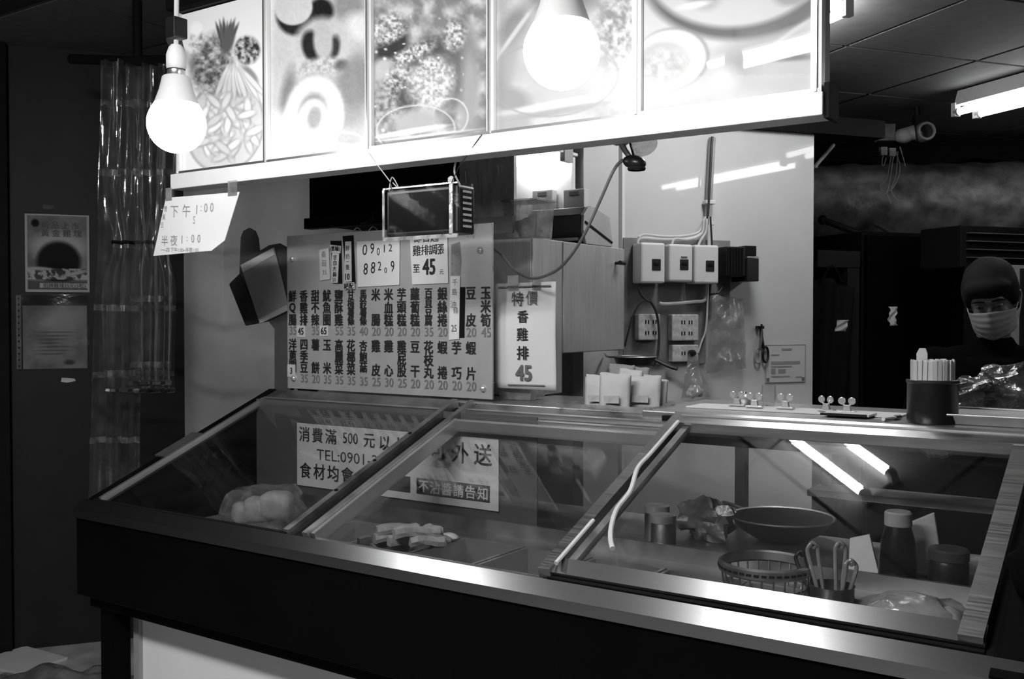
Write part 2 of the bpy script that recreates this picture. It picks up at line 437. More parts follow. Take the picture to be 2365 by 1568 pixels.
# steel lip and rails on the slope
lip = cp(MB().prism([(1.657, .925), (1.657, .949), (1.690, .9745), (1.704, .967), (1.704, .955), (1.668, .925)], U0, U1, 'yz'), 'lip', lip_steel)
cp(MB().sbox(U0, U0 + .035, .05, .80, -.03, .004), 'side_rail', black_panel)
cp(MB().sbox(U0 + .036, U0 + .046, .06, .73, -.012, .006), 'side_trim', aluminium)
cp(MB().sbox(U0 - .012, U0 + .036, .305, .46, .004, .009), 'cloth_tape', M('grey_tape', .05, .7, 0, .2, 30))
cp(MB().sbox(U0 + .01, -1.84, .735, .80, -.02, .002), 'top_rail', steel_dull)
cp(MB().sbox(U0 + .04, -1.84, .728, .737, -.012, .006), 'top_trim', aluminium)
cp(MB().sbox(U0 + .03, -1.83, .046, .053, -.014, .006), 'seal', black_matte)
# divider one: a channel with a dark slot
d1 = cp(MB().sbox(-1.838, -1.818, .05, .785, -.03, .014).sbox(-1.772, -1.755, .05, .785, -.03, .014).sbox(-1.838, -1.755, .05, .785, -.03, -.012), 'divider', steel_dull)
cp(MB().sbox(-1.818, -1.772, .05, .77, -.0125, -.008), 'slot', black_matte, d1)
for w in (.24, .40, .56):
    c = S(-1.828, w, .0145); cp(MB().ell(c, (.006, .006, .004), 8, 5), 'rivet', black_matte, d1)
cp(MB().sbox(-1.754, -1.742, .06, .675, -.03, .008), 'pane_edge', aluminium)
# middle section: stepped rails above the lowered pane
for k, (w0, w1, h0, h1, mm) in enumerate(((.668, .680, -.03, .004, aluminium), (.682, .704, -.035, -.014, steel), (.706, .714, -.03, .0, aluminium), (.716, .738, -.035, -.012, steel), (.740, .748, -.03, .004, aluminium), (.750, .80, -.03, -.004, steel_dull))):
    cp(MB().sbox(-1.755, -1.092, w0, w1, h0, h1), 'top_rail', mm)
cp(MB().sbox(-1.742, -1.09, .05, .066, -.03, -.006), 'bottom_rail', steel)
# divider two and the right hand frame
cp(MB().sbox(-1.095, -1.066, .055, .77, -.03, .022), 'divider', steel)
cp(MB().sbox(-1.066, -.26, .704, .742, .0, .026), 'frame_rail', steel)
cp(MB().sbox(-1.066, -.26, .742, .752, .004, .03), 'frame_trim', aluminium)
cp(MB().hexa([S(-1.066, .062, 0), S(-.26, .062, 0), S(-.26, .098, 0), S(-1.066, .098, 0), S(-1.066, .062, .011), S(-.26, .062, .011), S(-.26, .098, .023), S(-1.066, .098, .023)]), 'frame_rail', lip_steel)
cp(MB().sbox(-1.075, -.26, .052, .060, -.014, .004), 'seal', black_matte)
cp(MB().sbox(-.30, -.262, .062, .742, .0, .024), 'frame_rail', steel)
cp(MB().sbox(-.262, -.246, .05, .76, -.014, .0), 'seal', black_matte)
cp(MB().sbox(-.246, U1, -.002, .80, -.03, .006), 'side_rail', black_panel)
cp(MB().sbox(-1.048, -1.030, .10, .70, .002, .018), 'frame_inner_rail', steel_dull)
# panes
cp(MB().sbox(U0 + .036, -1.838, .053, .733, -.006, -.002), 'pane', glass)
cp(MB().sbox(-1.745, -1.094, .062, .672, -.026, -.022), 'pane', glass)
cp(MB().sbox(-1.05, -.30, .095, .705, .008, .012), 'pane', glass)
# white sealing cord that has come loose from the right hand frame
pts = [S(-1.057, w, .03) for w in np.linspace(.70, .46, 5)] + [onp(a, b, S(0, 0, .035), CN) for a, b in ((1455, 1135), (1425, 1175), (1412, 1215), (1410, 1245), (1415, 1267))]
cp(MB().tube(pts, .0055, 8, 5), 'loose_seal', rubber, smooth=True)
cp(MB().tube([S(-1.057, w, .028) for w in (.07, .16, .235)], .005, 8, 3), 'loose_seal', rubber, smooth=True)
# inside: pan well, worktop, back sheet, top shelf
cp(MB().box(U0 + .03, U1 - .03, 1.70, 2.745, .716, .74), 'well_floor', steel_dull)
cp(MB().box(U0 + .03, U1 - .03, 2.205, 2.30, .86, .885), 'inner_ledge', steel)
cp(MB().box(U0 + .03, U1 - .03, 2.30, 2.312, .80, .925), 'ledge_rim', steel_dull)
cp(MB().box(U0 + .03, U1 - .03, 2.312, 2.745, .86, .90), 'worktop', steel_dull)
cp(MB().box(U0 + .03, -1.49, 2.315, 2.322, .90, 1.225), 'back_sheet', M('grey_back_sheet', .09, .4, 0, .15, 6))
cp(MB().box(U0 + .03, U1 - .03, 1.702, 1.72, .74, .93), 'inner_front', steel_dull)
cp(MB().box(U0, U1, 2.40, 2.78, 1.222, 1.248), 'top_shelf', steel, bevel=.003)
for u in (-1.85, -1.07, -.24):
    cp(MB().box(u, u + .03, 2.71, 2.74, .90, 1.222), 'shelf_post', steel_dull)
cp(MB().box(-1.13, U1, 2.356, 2.402, 1.18, 1.2475), 'shelf_shadow_strip', black_matte)  # black strip stands in for the shadow gap under the serving board
sh = cp(MB().box(-1.20, U1 + .1, 2.385, 2.80, 1.2485, 1.2565).box(-1.20, U1 + .1, 2.380, 2.387, 1.228, 1.2565), 'serving_board', M('serving_board_steel', .6, .32, .9, .1, 8, 0, (1, 20, 20)), bevel=.004)
TOP = 1.248; TOP2 = 1.2565

# steel food pans in a row
pan_mb = MB()
def pan_mesh():
    mb = MB(); w, d, h = .200, .452, .105
    for (x0, x1, y0, y1, z0, z1) in ((0, w, 0, .012, -.003, 0), (0, w, d - .012, d, -.003, 0), (0, .010, .012, d - .012, -.003, 0), (w - .010, w, .012, d - .012, -.003, 0)):
        mb.box(x0, x1, y0, y1, z0, z1)
    a = .010; b = .018
    mb.hexa([(b, b + .006, -h), (w - b, b + .006, -h), (w - b, d - b - .006, -h), (b, d - b - .006, -h), (b, b + .006, -h + .002), (w - b, b + .006, -h + .002), (w - b, d - b - .006, -h + .002), (b, d - b - .006, -h + .002)])
    for (p, q) in (((a, .012), (w - a, .012)), ((w - a, .012), (w - a, d - .012)), ((w - a, d - .012), (a, d - .012)), ((a, d - .012), (a, .012))):
        f = lambda t: (b if t[0] < w / 2 else w - b, b + .006 if t[1] < d / 2 else d - b - .006)
        p2, q2 = f(p), f(q)
        mb.add([(p[0], p[1], 0), (q[0], q[1], 0), (q2[0], q2[1], -h), (p2[0], p2[1], -h)], [(0, 1, 2, 3)])
    return mb
PAN_U = [-2.47, -2.265, -2.06, -1.855, -1.65, -1.445, -1.24, -1.035, -.83, -.625, -.42]
pan_names = ['at the far left end of the case', 'holding the bagged white blocks', 'between the bagged blocks and the fried sticks', 'under the pile of fried sticks', 'empty, right of the fried sticks', 'of dark chopped mushrooms by the second divider', 'of pale morsels just right of the second divider', 'empty, beside the coiled strainer', 'under the strainer and tongs holder', 'under the wrapped package at the right', 'at the right hand end of the case']
PZ = .895
p0 = None
for k, u in enumerate(PAN_U):
    lab = 'steel food pan ' + pan_names[k]
    if p0 is None:
        p0 = tag(pan_mesh().build('food_pan', M('pan_steel', .55, .28, .75, .06, 10), None, smooth=True), lab, 'pan', 'steel food pans in the case'); o = p0
    else:
        o = copy_of(p0); o['label'] = lab
    o.location = (u + .002, 1.742, PZ)
    if u > -.45: o.scale = (.80, 1, 1)
def pan_floor(k): return PAN_U[k] + .1, PZ - .102
# food in the pans
def lump(c, r, mat, name, label, cat, group, rot=None, wob=.2, sq=1.0, n=12):
    o = MB().ell((0, 0, 0), r, n, 8, rot, wob, random.uniform(0, 50), sq).build(name, mat, None, smooth=True)
    o.location = tuple(map(float, c)); return tag(o, label, cat, group)
stick = None
for k, (px, py, z, yaw, ln) in enumerate(((918, 1222, .945, .42, .115), (962, 1228, .948, .38, .12), (905, 1240, .925, .5, .10), (940, 1247, .922, .45, .1), (985, 1248, .925, .35, .09), (1000, 1225, .940, .3, .05), (870, 1250, .90, .4, .10), (900, 1262, .895, .55, .10))):
    c = onz(px, py, z)
    mb = MB()
    a = ln / 2
    prof = [(-.014, -.011), (.014, -.011), (.017, 0), (.013, .012), (-.013, .012), (-.017, 0)]
    vs = []
    for i, x in enumerate(np.linspace(-a, a, 6)):
        for q in prof: vs.append((x, q[0] * (1 + random.uniform(-.12, .12)), q[1] * (1 + random.uniform(-.12, .12)) + .004 * math.sin(i)))
    fs = [(i * 6 + j, i * 6 + (j + 1) % 6, (i + 1) * 6 + (j + 1) % 6, (i + 1) * 6 + j) for i in range(5) for j in range(6)] + [tuple(range(5, -1, -1)), tuple(range(30, 36))]
    mb.add(vs, fs)
    o = mb.build('fried_stick', M('fried_stick_crust', .42, .6, 0, .2, 60, .2) if stick is None else stick, None)
    stick = o.data.materials[0]
    o.location = c; o.rotation_euler = (0, 0, yaw + YAW)
    tag(o, 'pale breaded stick in the pile behind the middle pane', 'food', 'fried sticks piled in one pan')
for k in range(9):
    u, z = pan_floor(3)
    lump((u + random.uniform(-.07, .07), random.uniform(1.80, 2.14), z + random.uniform(.02, .075)), (.035, .028, .022), food_mid, 'fried_morsel', 'breaded morsel lying under the fried sticks', 'food', 'breaded morsels under the sticks')
for k, (px, py) in enumerate(((1022, 1245), (1038, 1240), (1010, 1255))):
    lump(onz(px, py, .905), (.03, .018, .012), food_light, 'pale_slice', 'pale round slice at the right edge of the fried sticks', 'food', 'pale slices beside the sticks', wob=.1)
for k in range(16):
    u, z = pan_floor(5)
    lump((u + random.uniform(-.07, .07), random.uniform(1.80, 2.15), z + random.uniform(.01, .05)), (random.uniform(.012, .03), .016, .014), random.choice((food_dark, food_mid, food_light)), 'mushroom_piece', 'chopped mushroom piece in the pan left of the second divider', 'food', 'chopped mushroom pieces', Matrix.Rotation(random.uniform(0, 3), 3, 'Z') @ Matrix.Rotation(random.uniform(-.7, .7), 3, 'Y'), .3)
for k in range(16):
    u, z = pan_floor(6)
    lump((u + random.uniform(-.075, .075), random.uniform(1.80, 2.15), z + random.uniform(.01, .05)), (.024, .02, .014), food_light, 'pale_morsel', 'pale morsel in the pan just right of the second divider', 'food', 'pale morsels in one pan', Matrix.Rotation(random.uniform(0, 3), 3, 'Z'), .3)
for k in range(10):
    u, z = pan_floor(2)
    lump((u + random.uniform(-.06, .07), random.uniform(1.80, 2.12), z + random.uniform(.01, .06)), (.04, .026, .02), food_mid, 'battered_piece', 'battered piece in the pan left of the fried sticks', 'food', 'battered pieces in one pan', Matrix.Rotation(random.uniform(0, 3), 3, 'Z'), .3)
# bagged white blocks behind the left pane
blocks = []
for k, (px, py, z, s) in enumerate(((640, 1166, .945, .048), (596, 1176, .930, .042), (564, 1184, .915, .036), (618, 1190, .905, .04), (655, 1185, .91, .04))):
    c = onz(px, py, z)
    o = MB().ell((0, 0, 0), (s, s * .8, s * .85), 16, 10, None, .08, k * 3.1, .55).build('white_block', food_light, None, smooth=True)
    o.location = c; o.rotation_euler = (.1 * k, .06 * k, .5 + .3 * k)
    tag(o, 'white soft block in the clear bag behind the left pane', 'food', 'bagged white blocks')
c = onz(608, 1178, .93)
o = MB().ell((0, 0, 0), (.125, .085, .075), 22, 14, Matrix.Rotation(YAW, 3, 'Z'), .28, 4.2, .8).build('plastic_bag', bagmat, None, smooth=True)
o.location = c; tag(o, 'clear bag around the white blocks behind the left pane', 'bag')

# sign on the back sheet inside the case
sg = thing('delivery_sign', 'paper delivery notice on the back sheet inside the case', 'sign', (-2.02, 2.308, .951))
MB().box(-.405, .405, 0, .003, 0, .205).build('sheet', M('notice_paper', .62, .7, 0, .08, 8), sg)
bl = MB().box(.105, .375, -.0012, 0, .022, .070).box(-.055, .08, -.0012, 0, .022, .070).build('black_band', ink, sg)
it = [(ch, -.37 + .06 * i, .170, .052, .012) for i, ch in enumerate('消費滿')] + [('500', -.165, .170, .05, .004, .9), ('元', -.085, .168, .05, .01)] + [(ch, -.02 + .055 * i, .165, .05, .01) for i, ch in enumerate('以上')] 
it += [(ch, .105 + .082 * i, .158, .066, .014) for i, ch in enumerate('即可外送')]
it += [('TEL:0901-288209', -.11, .108, .05, .0, 1.15)]
it += [(ch, -.365 + .062 * i, .052, .054, .012) for i, ch in enumerate('食材均會')]
lettering(it, 'lettering', ink, sg, (0, -.001, 0))
lettering([(ch, .133 + .0435 * i, .046, .040, .012) for i, ch in enumerate('不沾醬請告知')], 'band_lettering', paper, sg, (0, -.002, 0))

# ------------------------------------------------------------------ things on the worktop behind the right hand pane
def canister(px, py, r, h, label):
    c = onz(px, py, .90)
    t = thing('seasoning_canister', label, 'canister', (c[0], c[1], .90), 0, 'canisters behind the right hand pane')
    MB().lathe([(0, 0), (r, 0), (r, h * .72), (r * .96, h * .75), (r * .96, h * .78)], n=24).build('body', steel_dull, t, smooth=True)
    MB().lathe([(r * 1.03, h * .76), (r * 1.03, h * .98), (r * .95, h), (0, h)], n=24).build('lid', steel_bright, t, smooth=True)
canister(1517, 1236, .034, .085, 'taller steel canister with a bright lid behind the second divider')
canister(1532, 1262, .033, .085, 'shorter steel canister in front of the tall canister')
c = onz(2066, 1352, .90)
t = thing('sauce_bottle', 'dark sauce bottle with a pale cap behind the right pane', 'bottle', (c[0], c[1] + .03, .901))
MB().lathe([(0, 0), (.040, 0), (.043, .01), (.042, .05), (.036, .10), (.029, .125), (.027, .132)], n=24).build('body', M('dark_sauce', .006, .3, 0, .2, 10, spec=.25), t, smooth=True)
MB().lathe([(.027, .128), (.030, .130), (.030, .158), (.026, .162), (0, .162)], n=24).build('cap', M('pale_cap', .4, .5), t, smooth=True)
c = onz(2112, 1352, .90)
o = MB().add([], []).hexa([(-.03, 0, 0), (.045, 0, 0), (.045, .02, 0), (-.03, .02, 0), (-.035, .012, .12), (.02, .012, .15), (.02, .022, .15), (-.035, .022, .12)]).build('paper_packet', paper_dim, None, bevel=.004)
o.location = (c[0] + .0, c[1] + .09, .901); tag(o, 'pale paper packet leaning behind the sauce bottle', 'packet')
o = MB().hexa([(-.05, 0, 0), (.02, 0, 0), (.02, .012, 0), (-.05, .012, 0), (-.055, .03, .07), (-.01, .03, .085), (-.01, .038, .085), (-.055, .038, .07)]).build('folded_paper', paper, None)
o.location = (c[0] - .11, c[1] + .05, .901); tag(o, 'folded white paper standing left of the sauce bottle', 'paper')
c = onz(2182, 1372, .90)
t = thing('dark_jar', 'dark plastic jar right of the sauce bottle', 'jar', (c[0], c[1] + .04, .901))
MB().lathe([(0, 0), (.040, 0), (.042, .01), (.042, .06), (.038, .068)], n=24).build('body', black_plastic, t, smooth=True)
MB().lathe([(.040, .066), (.043, .068), (.043, .088), (.039, .092), (0, .092)], n=24).build('lid', M('jar_lid', .05, .4), t, smooth=True)
# black wok with a steel rim
c = onz(1770, 1268, .90)
t = thing('wok', 'wide black pan standing on the worktop behind the pane', 'pan', (c[0], c[1] + .12, .901))
MB().lathe([(0, .0), (.06, .0), (.11, .03), (.135, .062), (.138, .064), (.131, .062), (.105, .033), (.055, .006), (0, .006)], n=32).build('bowl', black_matte, t, smooth=True)
MB().lathe([(.134, .061), (.140, .064), (.137, .067), (.132, .064)], n=32).build('rim', steel_dull, t, smooth=True)
MB().tube([(-.13, 0, .06), (-.17, .0, .075), (-.18, .03, .078), (-.16, .05, .07), (-.125, .05, .06)], .006, 8, 4).build('handle', steel_dull, t, smooth=True)
# crumpled foil bag left of the wok
c = onz(1625, 1262, .90)
o = MB().ell((0, 0, 0), (.07, .05, .05), 20, 12, None, .6, 9.1, .8).build('crumpled_bag', M('foil_bag', .3, .35, .5, .4, 30, .6), None, smooth=True)
o.location = (c[0] - .03, c[1] + .08, .955); tag(o, 'crumpled shiny bag between the canisters and the black pan', 'bag')
# coiled strainer basket in the pan
c = onz(1775, 1330, .915)
t = thing('strainer_basket', 'round wire strainer basket lying behind the right pane', 'basket', (c[0], c[1] - .02, .90))
MB().lathe([(.098, .030), (.104, .034), (.104, .052), (.098, .056), (.094, .052), (.094, .034)], n=36).build('rim', steel_dull, t, smooth=True)
for k in range(24):
    a = 2 * math.pi * k / 24
    MB().tube([(.097 * math.cos(a), .097 * math.sin(a), .032), (.085 * math.cos(a), .085 * math.sin(a), -.02), (.03 * math.cos(a), .03 * math.sin(a), -.045)], .0022, 5, 2).build('wire', steel_dull, t, smooth=True)
for r, z in ((.09, .0), (.07, -.033), (.04, -.043)):
    MB().lathe([(r - .002, z - .002), (r + .002, z - .002), (r + .002, z + .002), (r - .002, z + .002), (r - .002, z - .002)], n=28).build('hoop', steel_dull, t, smooth=True)
for k in range(18):
    a = math.pi * (1.05 + k * .9 / 18)
    MB().obox((.1048 * math.cos(a), .1048 * math.sin(a), .043), (.011, .002, .005), a + math.pi / 2).build('slit', black_matte, t)
# perforated tongs holder with utensils
c = onz(1922, 1350, .925)
t = thing('tongs_holder', 'perforated steel cup holding tongs behind the right pane', 'cup', (c[0], c[1], .80))
cup = MB().lathe([(0, .0), (.045, .0), (.046, .003), (.046, .122), (.048, .125), (.044, .125), (.0435, .006), (0, .006)], n=36).build('cup', M('dark_steel', .22, .4, 1, .2, 20), t, smooth=True)
hm = MB()
for j in range(7):
    for k in range(34):
        a = 2 * math.pi * (k + .5 * (j % 2)) / 34
        ca, sa = math.cos(a), math.sin(a); z = .018 + j * .0125
        hm.add([(.0463 * ca + q * -sa, .0463 * sa + q * ca, z + w) for q, w in ((-.0024, 0), (0, -.0024), (.0024, 0), (0, .0024))], [(0, 1, 2, 3)])
ho = hm.build('perforations', black_matte, cup); ho['kind'] = 'stuff'
for k, (dx, dy, tx, ty, ln) in enumerate(((-.01, .0, -.035, .01, .20), (.01, .005, .0, .02, .205), (.015, -.012, .03, -.01, .18), (-.02, .01, -.06, .03, .17))):
    g = thing('tongs', ['bent steel tongs in the perforated cup', 'steel tongs with a shiny loop in the perforated cup', 'steel spoon handle leaning right in the perforated cup', 'dark ladle handle leaning left in the perforated cup'][k], 'utensil', (c[0] + dx, c[1] + dy, .81), 0, 'utensils in the perforated cup')
    for e in (-1, 1):
        MB().tube([(0, e * .002, 0), (tx * .5 + e * .004, ty * .5 + e * .007, ln * .5), (tx + e * .009, ty + e * .007, ln * .86), (tx + e * .008, ty + e * .006, ln * .95), (tx, ty, ln)], [.003, .0042, .0046, .004, .0035], 8, 4).build('arm', steel_bright if k < 3 else black_plastic, g, smooth=True)
    MB().tube([(tx - .007, ty, ln * .97), (tx, ty - .004, ln * 1.0), (tx + .007, ty, ln * .97), (tx, ty + .004, ln * .93), (tx - .007, ty, ln * .97)], .0035, 8, 4).build('end_loop', steel_bright if k < 3 else black_plastic, g, smooth=True)
# wrapped package lying in the pans at right
c = onz(2110, 1425, .90)
t = thing('wrapped_package', 'plastic wrapped block of food lying at the right end', 'package', (c[0], c[1], .80))
MB().ell((0, 0, .068), (.10, .060, .066), 22, 12, Matrix.Rotation(.1, 3, 'Z'), .12, 2, .6).build('food_block', food_light, t, smooth=True)
MB().ell((0, 0, .07), (.112, .068, .072), 22, 12, Matrix.Rotation(.1, 3, 'Z'), .3, 5, .7).build('wrap', bagmat, t, smooth=True)
# shelf at the back right with a bucket
t = thing('wall_shelf', 'narrow pale shelf seen through the right hand pane', 'shelf', (-.45, 2.68, 1.03))
MB().box(-.38, .24, -.07, .05, 0, .018).build('board', steel_dull, t, bevel=.002)
for x in (-.36, .22): MB().box(x - .01, x + .01, .02, .045, .0, .19).build('bracket', steel_dull, t)
t = thing('black_tub', 'black square tub on the shelf seen through the right pane', 'tub', (-.30, 2.67, 1.049))
MB().hexa([(-.04, -.04, 0), (.05, -.04, 0), (.05, .03, 0), (-.04, .03, 0), (-.05, -.048, .085), (.06, -.048, .085), (.06, .035, .085), (-.05, .035, .085)]).build('body', black_plastic, t, bevel=.004)
MB().box(-.055, .065, -.052, .04, .085, .092).build('lid', M('tub_lid', .06, .5), t, bevel=.002)

# ------------------------------------------------------------------ menu light box
LBV = 2.0; Z0, Z1 = 1.952, 2.446; PU = [-2.612 + i * .3985 for i in range(6)]
lb = thing('menu_light_box', 'long white light box with five food photo panels', 'light box', (-1.6, 2.06, 1.90))
def lp(mb, name, mat, parent=None, **k): return mb.build(name, mat, parent or lb, world=True, **k)
lp(MB().box(-2.618, -.612, 2.012, 2.055, 1.93, 2.455), 'back_box', M('box_back', .10, .6))
lp(MB().box(-2.64, -.604, 1.982, 2.055, 1.903, 1.950), 'bottom_band', white_metal, bevel=.003)
lp(MB().box(-.604, -.594, 1.99, 2.058, 1.898, 1.968), 'end_cap', black_matte)
lp(MB().box(-2.625, -.60, 1.985, 2.055, 2.447, 2.462), 'top_trim', darker)
for i, u in enumerate(PU):
    lp(MB().box(u - .011, u + .011, 1.988, 2.011, 1.951, 2.446), 'upright', white_metal)
    lp(MB().box(u - .003, u + .003, 1.982, 1.9882, 1.951, 2.446), 'upright_bead', aluminium)
lp(MB().box(-2.61, -.612, 1.986, 2.0, 1.950, 1.957), 'glazing_bead', aluminium)

def vnoise(x, y, seed, oct=4):
    out = np.zeros_like(x); amp = 1.0; tot = 0
    for o in range(oct):
        g = np.random.default_rng(seed + o).random((64, 64))
        xi = np.floor(x).astype(int); yi = np.floor(y).astype(int); fx = x - xi; fy = y - yi
        fx = fx * fx * (3 - 2 * fx); fy = fy * fy * (3 - 2 * fy)
        a = g[yi % 64, xi % 64]; b = g[yi % 64, (xi + 1) % 64]; c = g[(yi + 1) % 64, xi % 64]; d = g[(yi + 1) % 64, (xi + 1) % 64]
        out += amp * ((a * (1 - fx) + b * fx) * (1 - fy) + (c * (1 - fx) + d * fx) * fy); tot += amp
        x = x * 2.03 + 7; y = y * 2.03 + 3; amp *= .5
    return out / tot
class Paint:
    """flat print: grey values on a fine grid, coordinates are the print's own (x right, y down, in mm-like units)"""
    def __init__(s, X, Y, bg): s.X, s.Y = X, Y; s.I = np.full(X.shape, float(bg))
    def mix(s, m, val): s.I = s.I * (1 - m) + val * m
    def emask(s, cx, cy, rx, ry, ang=0, soft=.15):
        c, q = math.cos(ang), math.sin(ang); x = s.X - cx; y = s.Y - cy
        r = np.sqrt(((x * c + y * q) / rx) ** 2 + ((-x * q + y * c) / ry) ** 2)
        return np.clip((1 + soft - r) / (2 * soft), 0, 1)
    def e(s, cx, cy, rx, ry, val, ang=0, soft=.15, op=1.0): s.mix(s.emask(cx, cy, rx, ry, ang, soft) * op, val)
    def ring(s, cx, cy, rx, ry, w, val, ang=0, soft=.08, op=1.0, half=None):
        m = np.clip(s.emask(cx, cy, rx, ry, ang, soft) - s.emask(cx, cy, rx - w, ry - w, ang, soft), 0, 1) * op
        if half: m = m * np.clip(half(s.X, s.Y), 0, 1)
        s.mix(m, val)
    def bar(s, x0, y0, x1, y1, w, val, soft=.3, op=1.0):
        L = math.hypot(x1 - x0, y1 - y0); s.e((x0 + x1) / 2, (y0 + y1) / 2, L / 2, w / 2, val, math.atan2(y1 - y0, x1 - x0), soft, op)
    def tex(s, m, scale, lo, hi, seed, thr=None):
        n = vnoise(s.X / scale, s.Y / scale, seed); n = np.clip((n - .3) / .4, 0, 1)
        if thr: n = np.clip((n - thr) * 6 + .5, 0, 1)
        s.mix(m, lo + (hi - lo) * n)
def print_panel(i, fn, nx=120, nz=160):
    u0, u1 = PU[i] + .012, PU[i + 1] - .012
    # print coordinates: the size at which the panel shows, so shapes can be read off it
    us = np.linspace(u0, u1, nx + 1); zs = np.linspace(Z1 - .003, Z0 + .004, nz + 1)
    UU, ZZ = np.meshgrid(us, zs)
    dx, dy, dz = UU, np.full_like(UU, LBV), ZZ - CAM_H
    x = dx * _c + dy * _s; y = -dx * _s + dy * _c
    yy, zz = y * _cp - dz * _sp, y * _sp + dz * _cp
    p = Paint(1182.5 + FPX * x / yy, 784 - FPX * zz / yy, .8)
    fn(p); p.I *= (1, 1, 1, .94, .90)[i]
    mb = MB().grid(nx, nz, lambda a, b: (u0 + (u1 - u0) * a, LBV, zs[0] + (zs[-1] - zs[0]) * b))
    o = lp(mb, 'menu_panel', PRINT)
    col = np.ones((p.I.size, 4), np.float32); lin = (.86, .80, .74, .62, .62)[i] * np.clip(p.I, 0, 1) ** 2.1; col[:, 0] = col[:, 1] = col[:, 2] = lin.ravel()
    at_ = o.data.color_attributes.new('print', 'FLOAT_COLOR', 'POINT'); at_.data.foreach_set('color', col.ravel())
    return o
PRINT = printed('backlit_food_print', .42, .3, .5)
def pic_prawns(p):
    p.I[:] = .88
    p.e(520, 292, 88, 108, .78, .25, .04); p.ring(520, 292, 90, 110, 5, .60, .25, .03)
    p.tex(p.emask(490, 150, 46, 70, .2, .25), 9, .30, .72, 11)
    p.tex(p.emask(455, 95, 16, 24, .2, .3), 8, .45, .85, 12); p.e(453, 68, 13, 16, .95, 0, .4)
    for a in range(7): p.e(508 + a * 5, 82 - (a % 3) * 4, 4, 30, .30 + .06 * (a % 2), -.3 + a * .12, .3)
    p.e(528, 92, 13, 36, .34, .25, .25)
    p.e(571, 116, 33, 36, .80, 0, .08); p.tex(p.emask(571, 116, 29, 32, 0, .12), 7, .18, .75, 5)
    p.e(578, 172, 10, 26, .52, -.7, .3); p.e(556, 205, 12, 18, .50, .2, .3)
    r = random.Random(3)
    for k in range(9):
        a = -.9 + k * .22; p.bar(543 + 4 * k - 14, 150 + 6 * (k % 3), 500 + k * 14, 222 + 10 * (k % 2), 15, .60, .25); p.bar(542 + 4 * k - 14, 150 + 6 * (k % 3), 499 + k * 14, 220 + 10 * (k % 2), 11, .84, .25)
    for k in range(52):
        a = r.uniform(0, 6.28); q = math.sqrt(r.random()); x = 525 + 66 * q * math.cos(a); y = 300 + 74 * q * math.sin(a); t = r.uniform(0, 3.1)
        p.bar(x - 22 * math.cos(t), y - 22 * math.sin(t), x + 22 * math.cos(t), y + 22 * math.sin(t), 20, .58, .3); p.bar(x - 21 * math.cos(t) - 1, y - 21 * math.sin(t) - 1, x + 20 * math.cos(t), y + 20 * math.sin(t), 14, r.uniform(.78, .92), .3)
def pic_rings(p):
    p.I[:] = .84
    p.e(640, 190, 60, 130, .74, .2, .5); p.e(810, 210, 50, 110, .60, .1, .4); p.e(665, 220, 16, 60, .48, .15, .5)
    p.e(805, 15, 40, 45, .55, 0, .4); p.e(836, 60, 40, 30, .85, .3, .4)
    p.e(742, 25, 28, 30, .14, -.3, .2); p.e(682, 36, 44, 46, .16, -.25, .12); p.e(678, 18, 44, 40, .80, -.25, .06)
    p.e(745, 110, 66, 70, .74, .1, .15); p.e(722, 108, 24, 38, .16, -.25, .2); p.e(770, 112, 14, 30, .22, .2, .3); p.e(746, 96, 22, 44, .70, -.08, .2)
    p.tex(p.emask(745, 155, 60, 22, -.1, .3), 7, .60, .78, 4)
    p.e(790, 150, 16, 12, .35, 0, .5); p.e(820, 190, 40, 60, .52, .3, .3)
    p.e(725, 272, 72, 102, .60, .12, .12); p.e(725, 274, 68, 98, .90, .12, .08)
    p.e(722, 264, 33, 50, .46, .15, .25); p.e(722, 278, 34, 50, .88, .15, .12); p.e(726, 272, 17, 28, .60, .2, .3)
    p.e(648, 330, 30, 60, .96, 0, .5); p.e(805, 315, 30, 22, .72, 0, .3); p.ring(800, 320, 40, 16, 4, .95, .1)
    p.I += (vnoise(p.X / 5, p.Y / 5, 2) - .5) * .07
def pic_chicken(p):
    p.I[:] = .66; p.tex(np.ones_like(p.I), 26, .50, .80, 21)
    p.tex(p.emask(905, 250, 50, 70, .2, .4), 9, .42, .70, 61); p.e(905, 105, 36, 56, .24, .35, .25); p.tex(p.emask(890, 60, 44, 26, -.5, .3), 6, .45, .88, 8); p.tex(p.emask(905, 82, 40, 14, -.5, .4), 5, .40, .88, 31)
    p.e(1005, 130, 72, 42, .27, -.2, .25); p.e(1050, 110, 38, 30, .36, .3, .3); p.e(1072, 150, 30, 90, .42, .05, .4)
    p.tex(p.emask(950, 125, 60, 16, -.45, .4), 5, .40, .9, 14); p.tex(p.emask(1050, 80, 26, 34, .2, .4), 6, .45, .9, 15)
    p.e(885, 160, 22, 26, .72, .3, .3); p.tex(p.emask(930, 195, 40, 46, .2, .3), 6, .38, .85, 16); p.e(945, 225, 30, 28, .32, .4, .4)
    p.tex(p.emask(995, 190, 48, 62, .5, .3), 6, .60, .92, 17); p.tex(p.emask(990, 150, 20, 16, .2, .4), 4, .5, .95, 18)
    for k in range(60):
        r = random.Random(k); x, y = r.gauss(980, 70), r.gauss(150, 60); p.e(x, y, r.uniform(1.5, 4), r.uniform(1.5, 3.5), r.uniform(.75, 1), 0, .5)
    p.e(1085, 215, 20, 120, .62, 0, .5)
    p.ring(960, 300, 92, 58, 3, .85, -.05, .02); p.ring(1040, 270, 42, 44, 3, .85, .3, .03); p.e(960, 280, 60, 24, .70, -.1, .4)
    p.bar(862, 318, 1030, 290, 12, .98, .3); p.bar(862, 336, 1080, 304, 10, .52, .4); p.bar(870, 326, 1090, 300, 6, .9, .4)
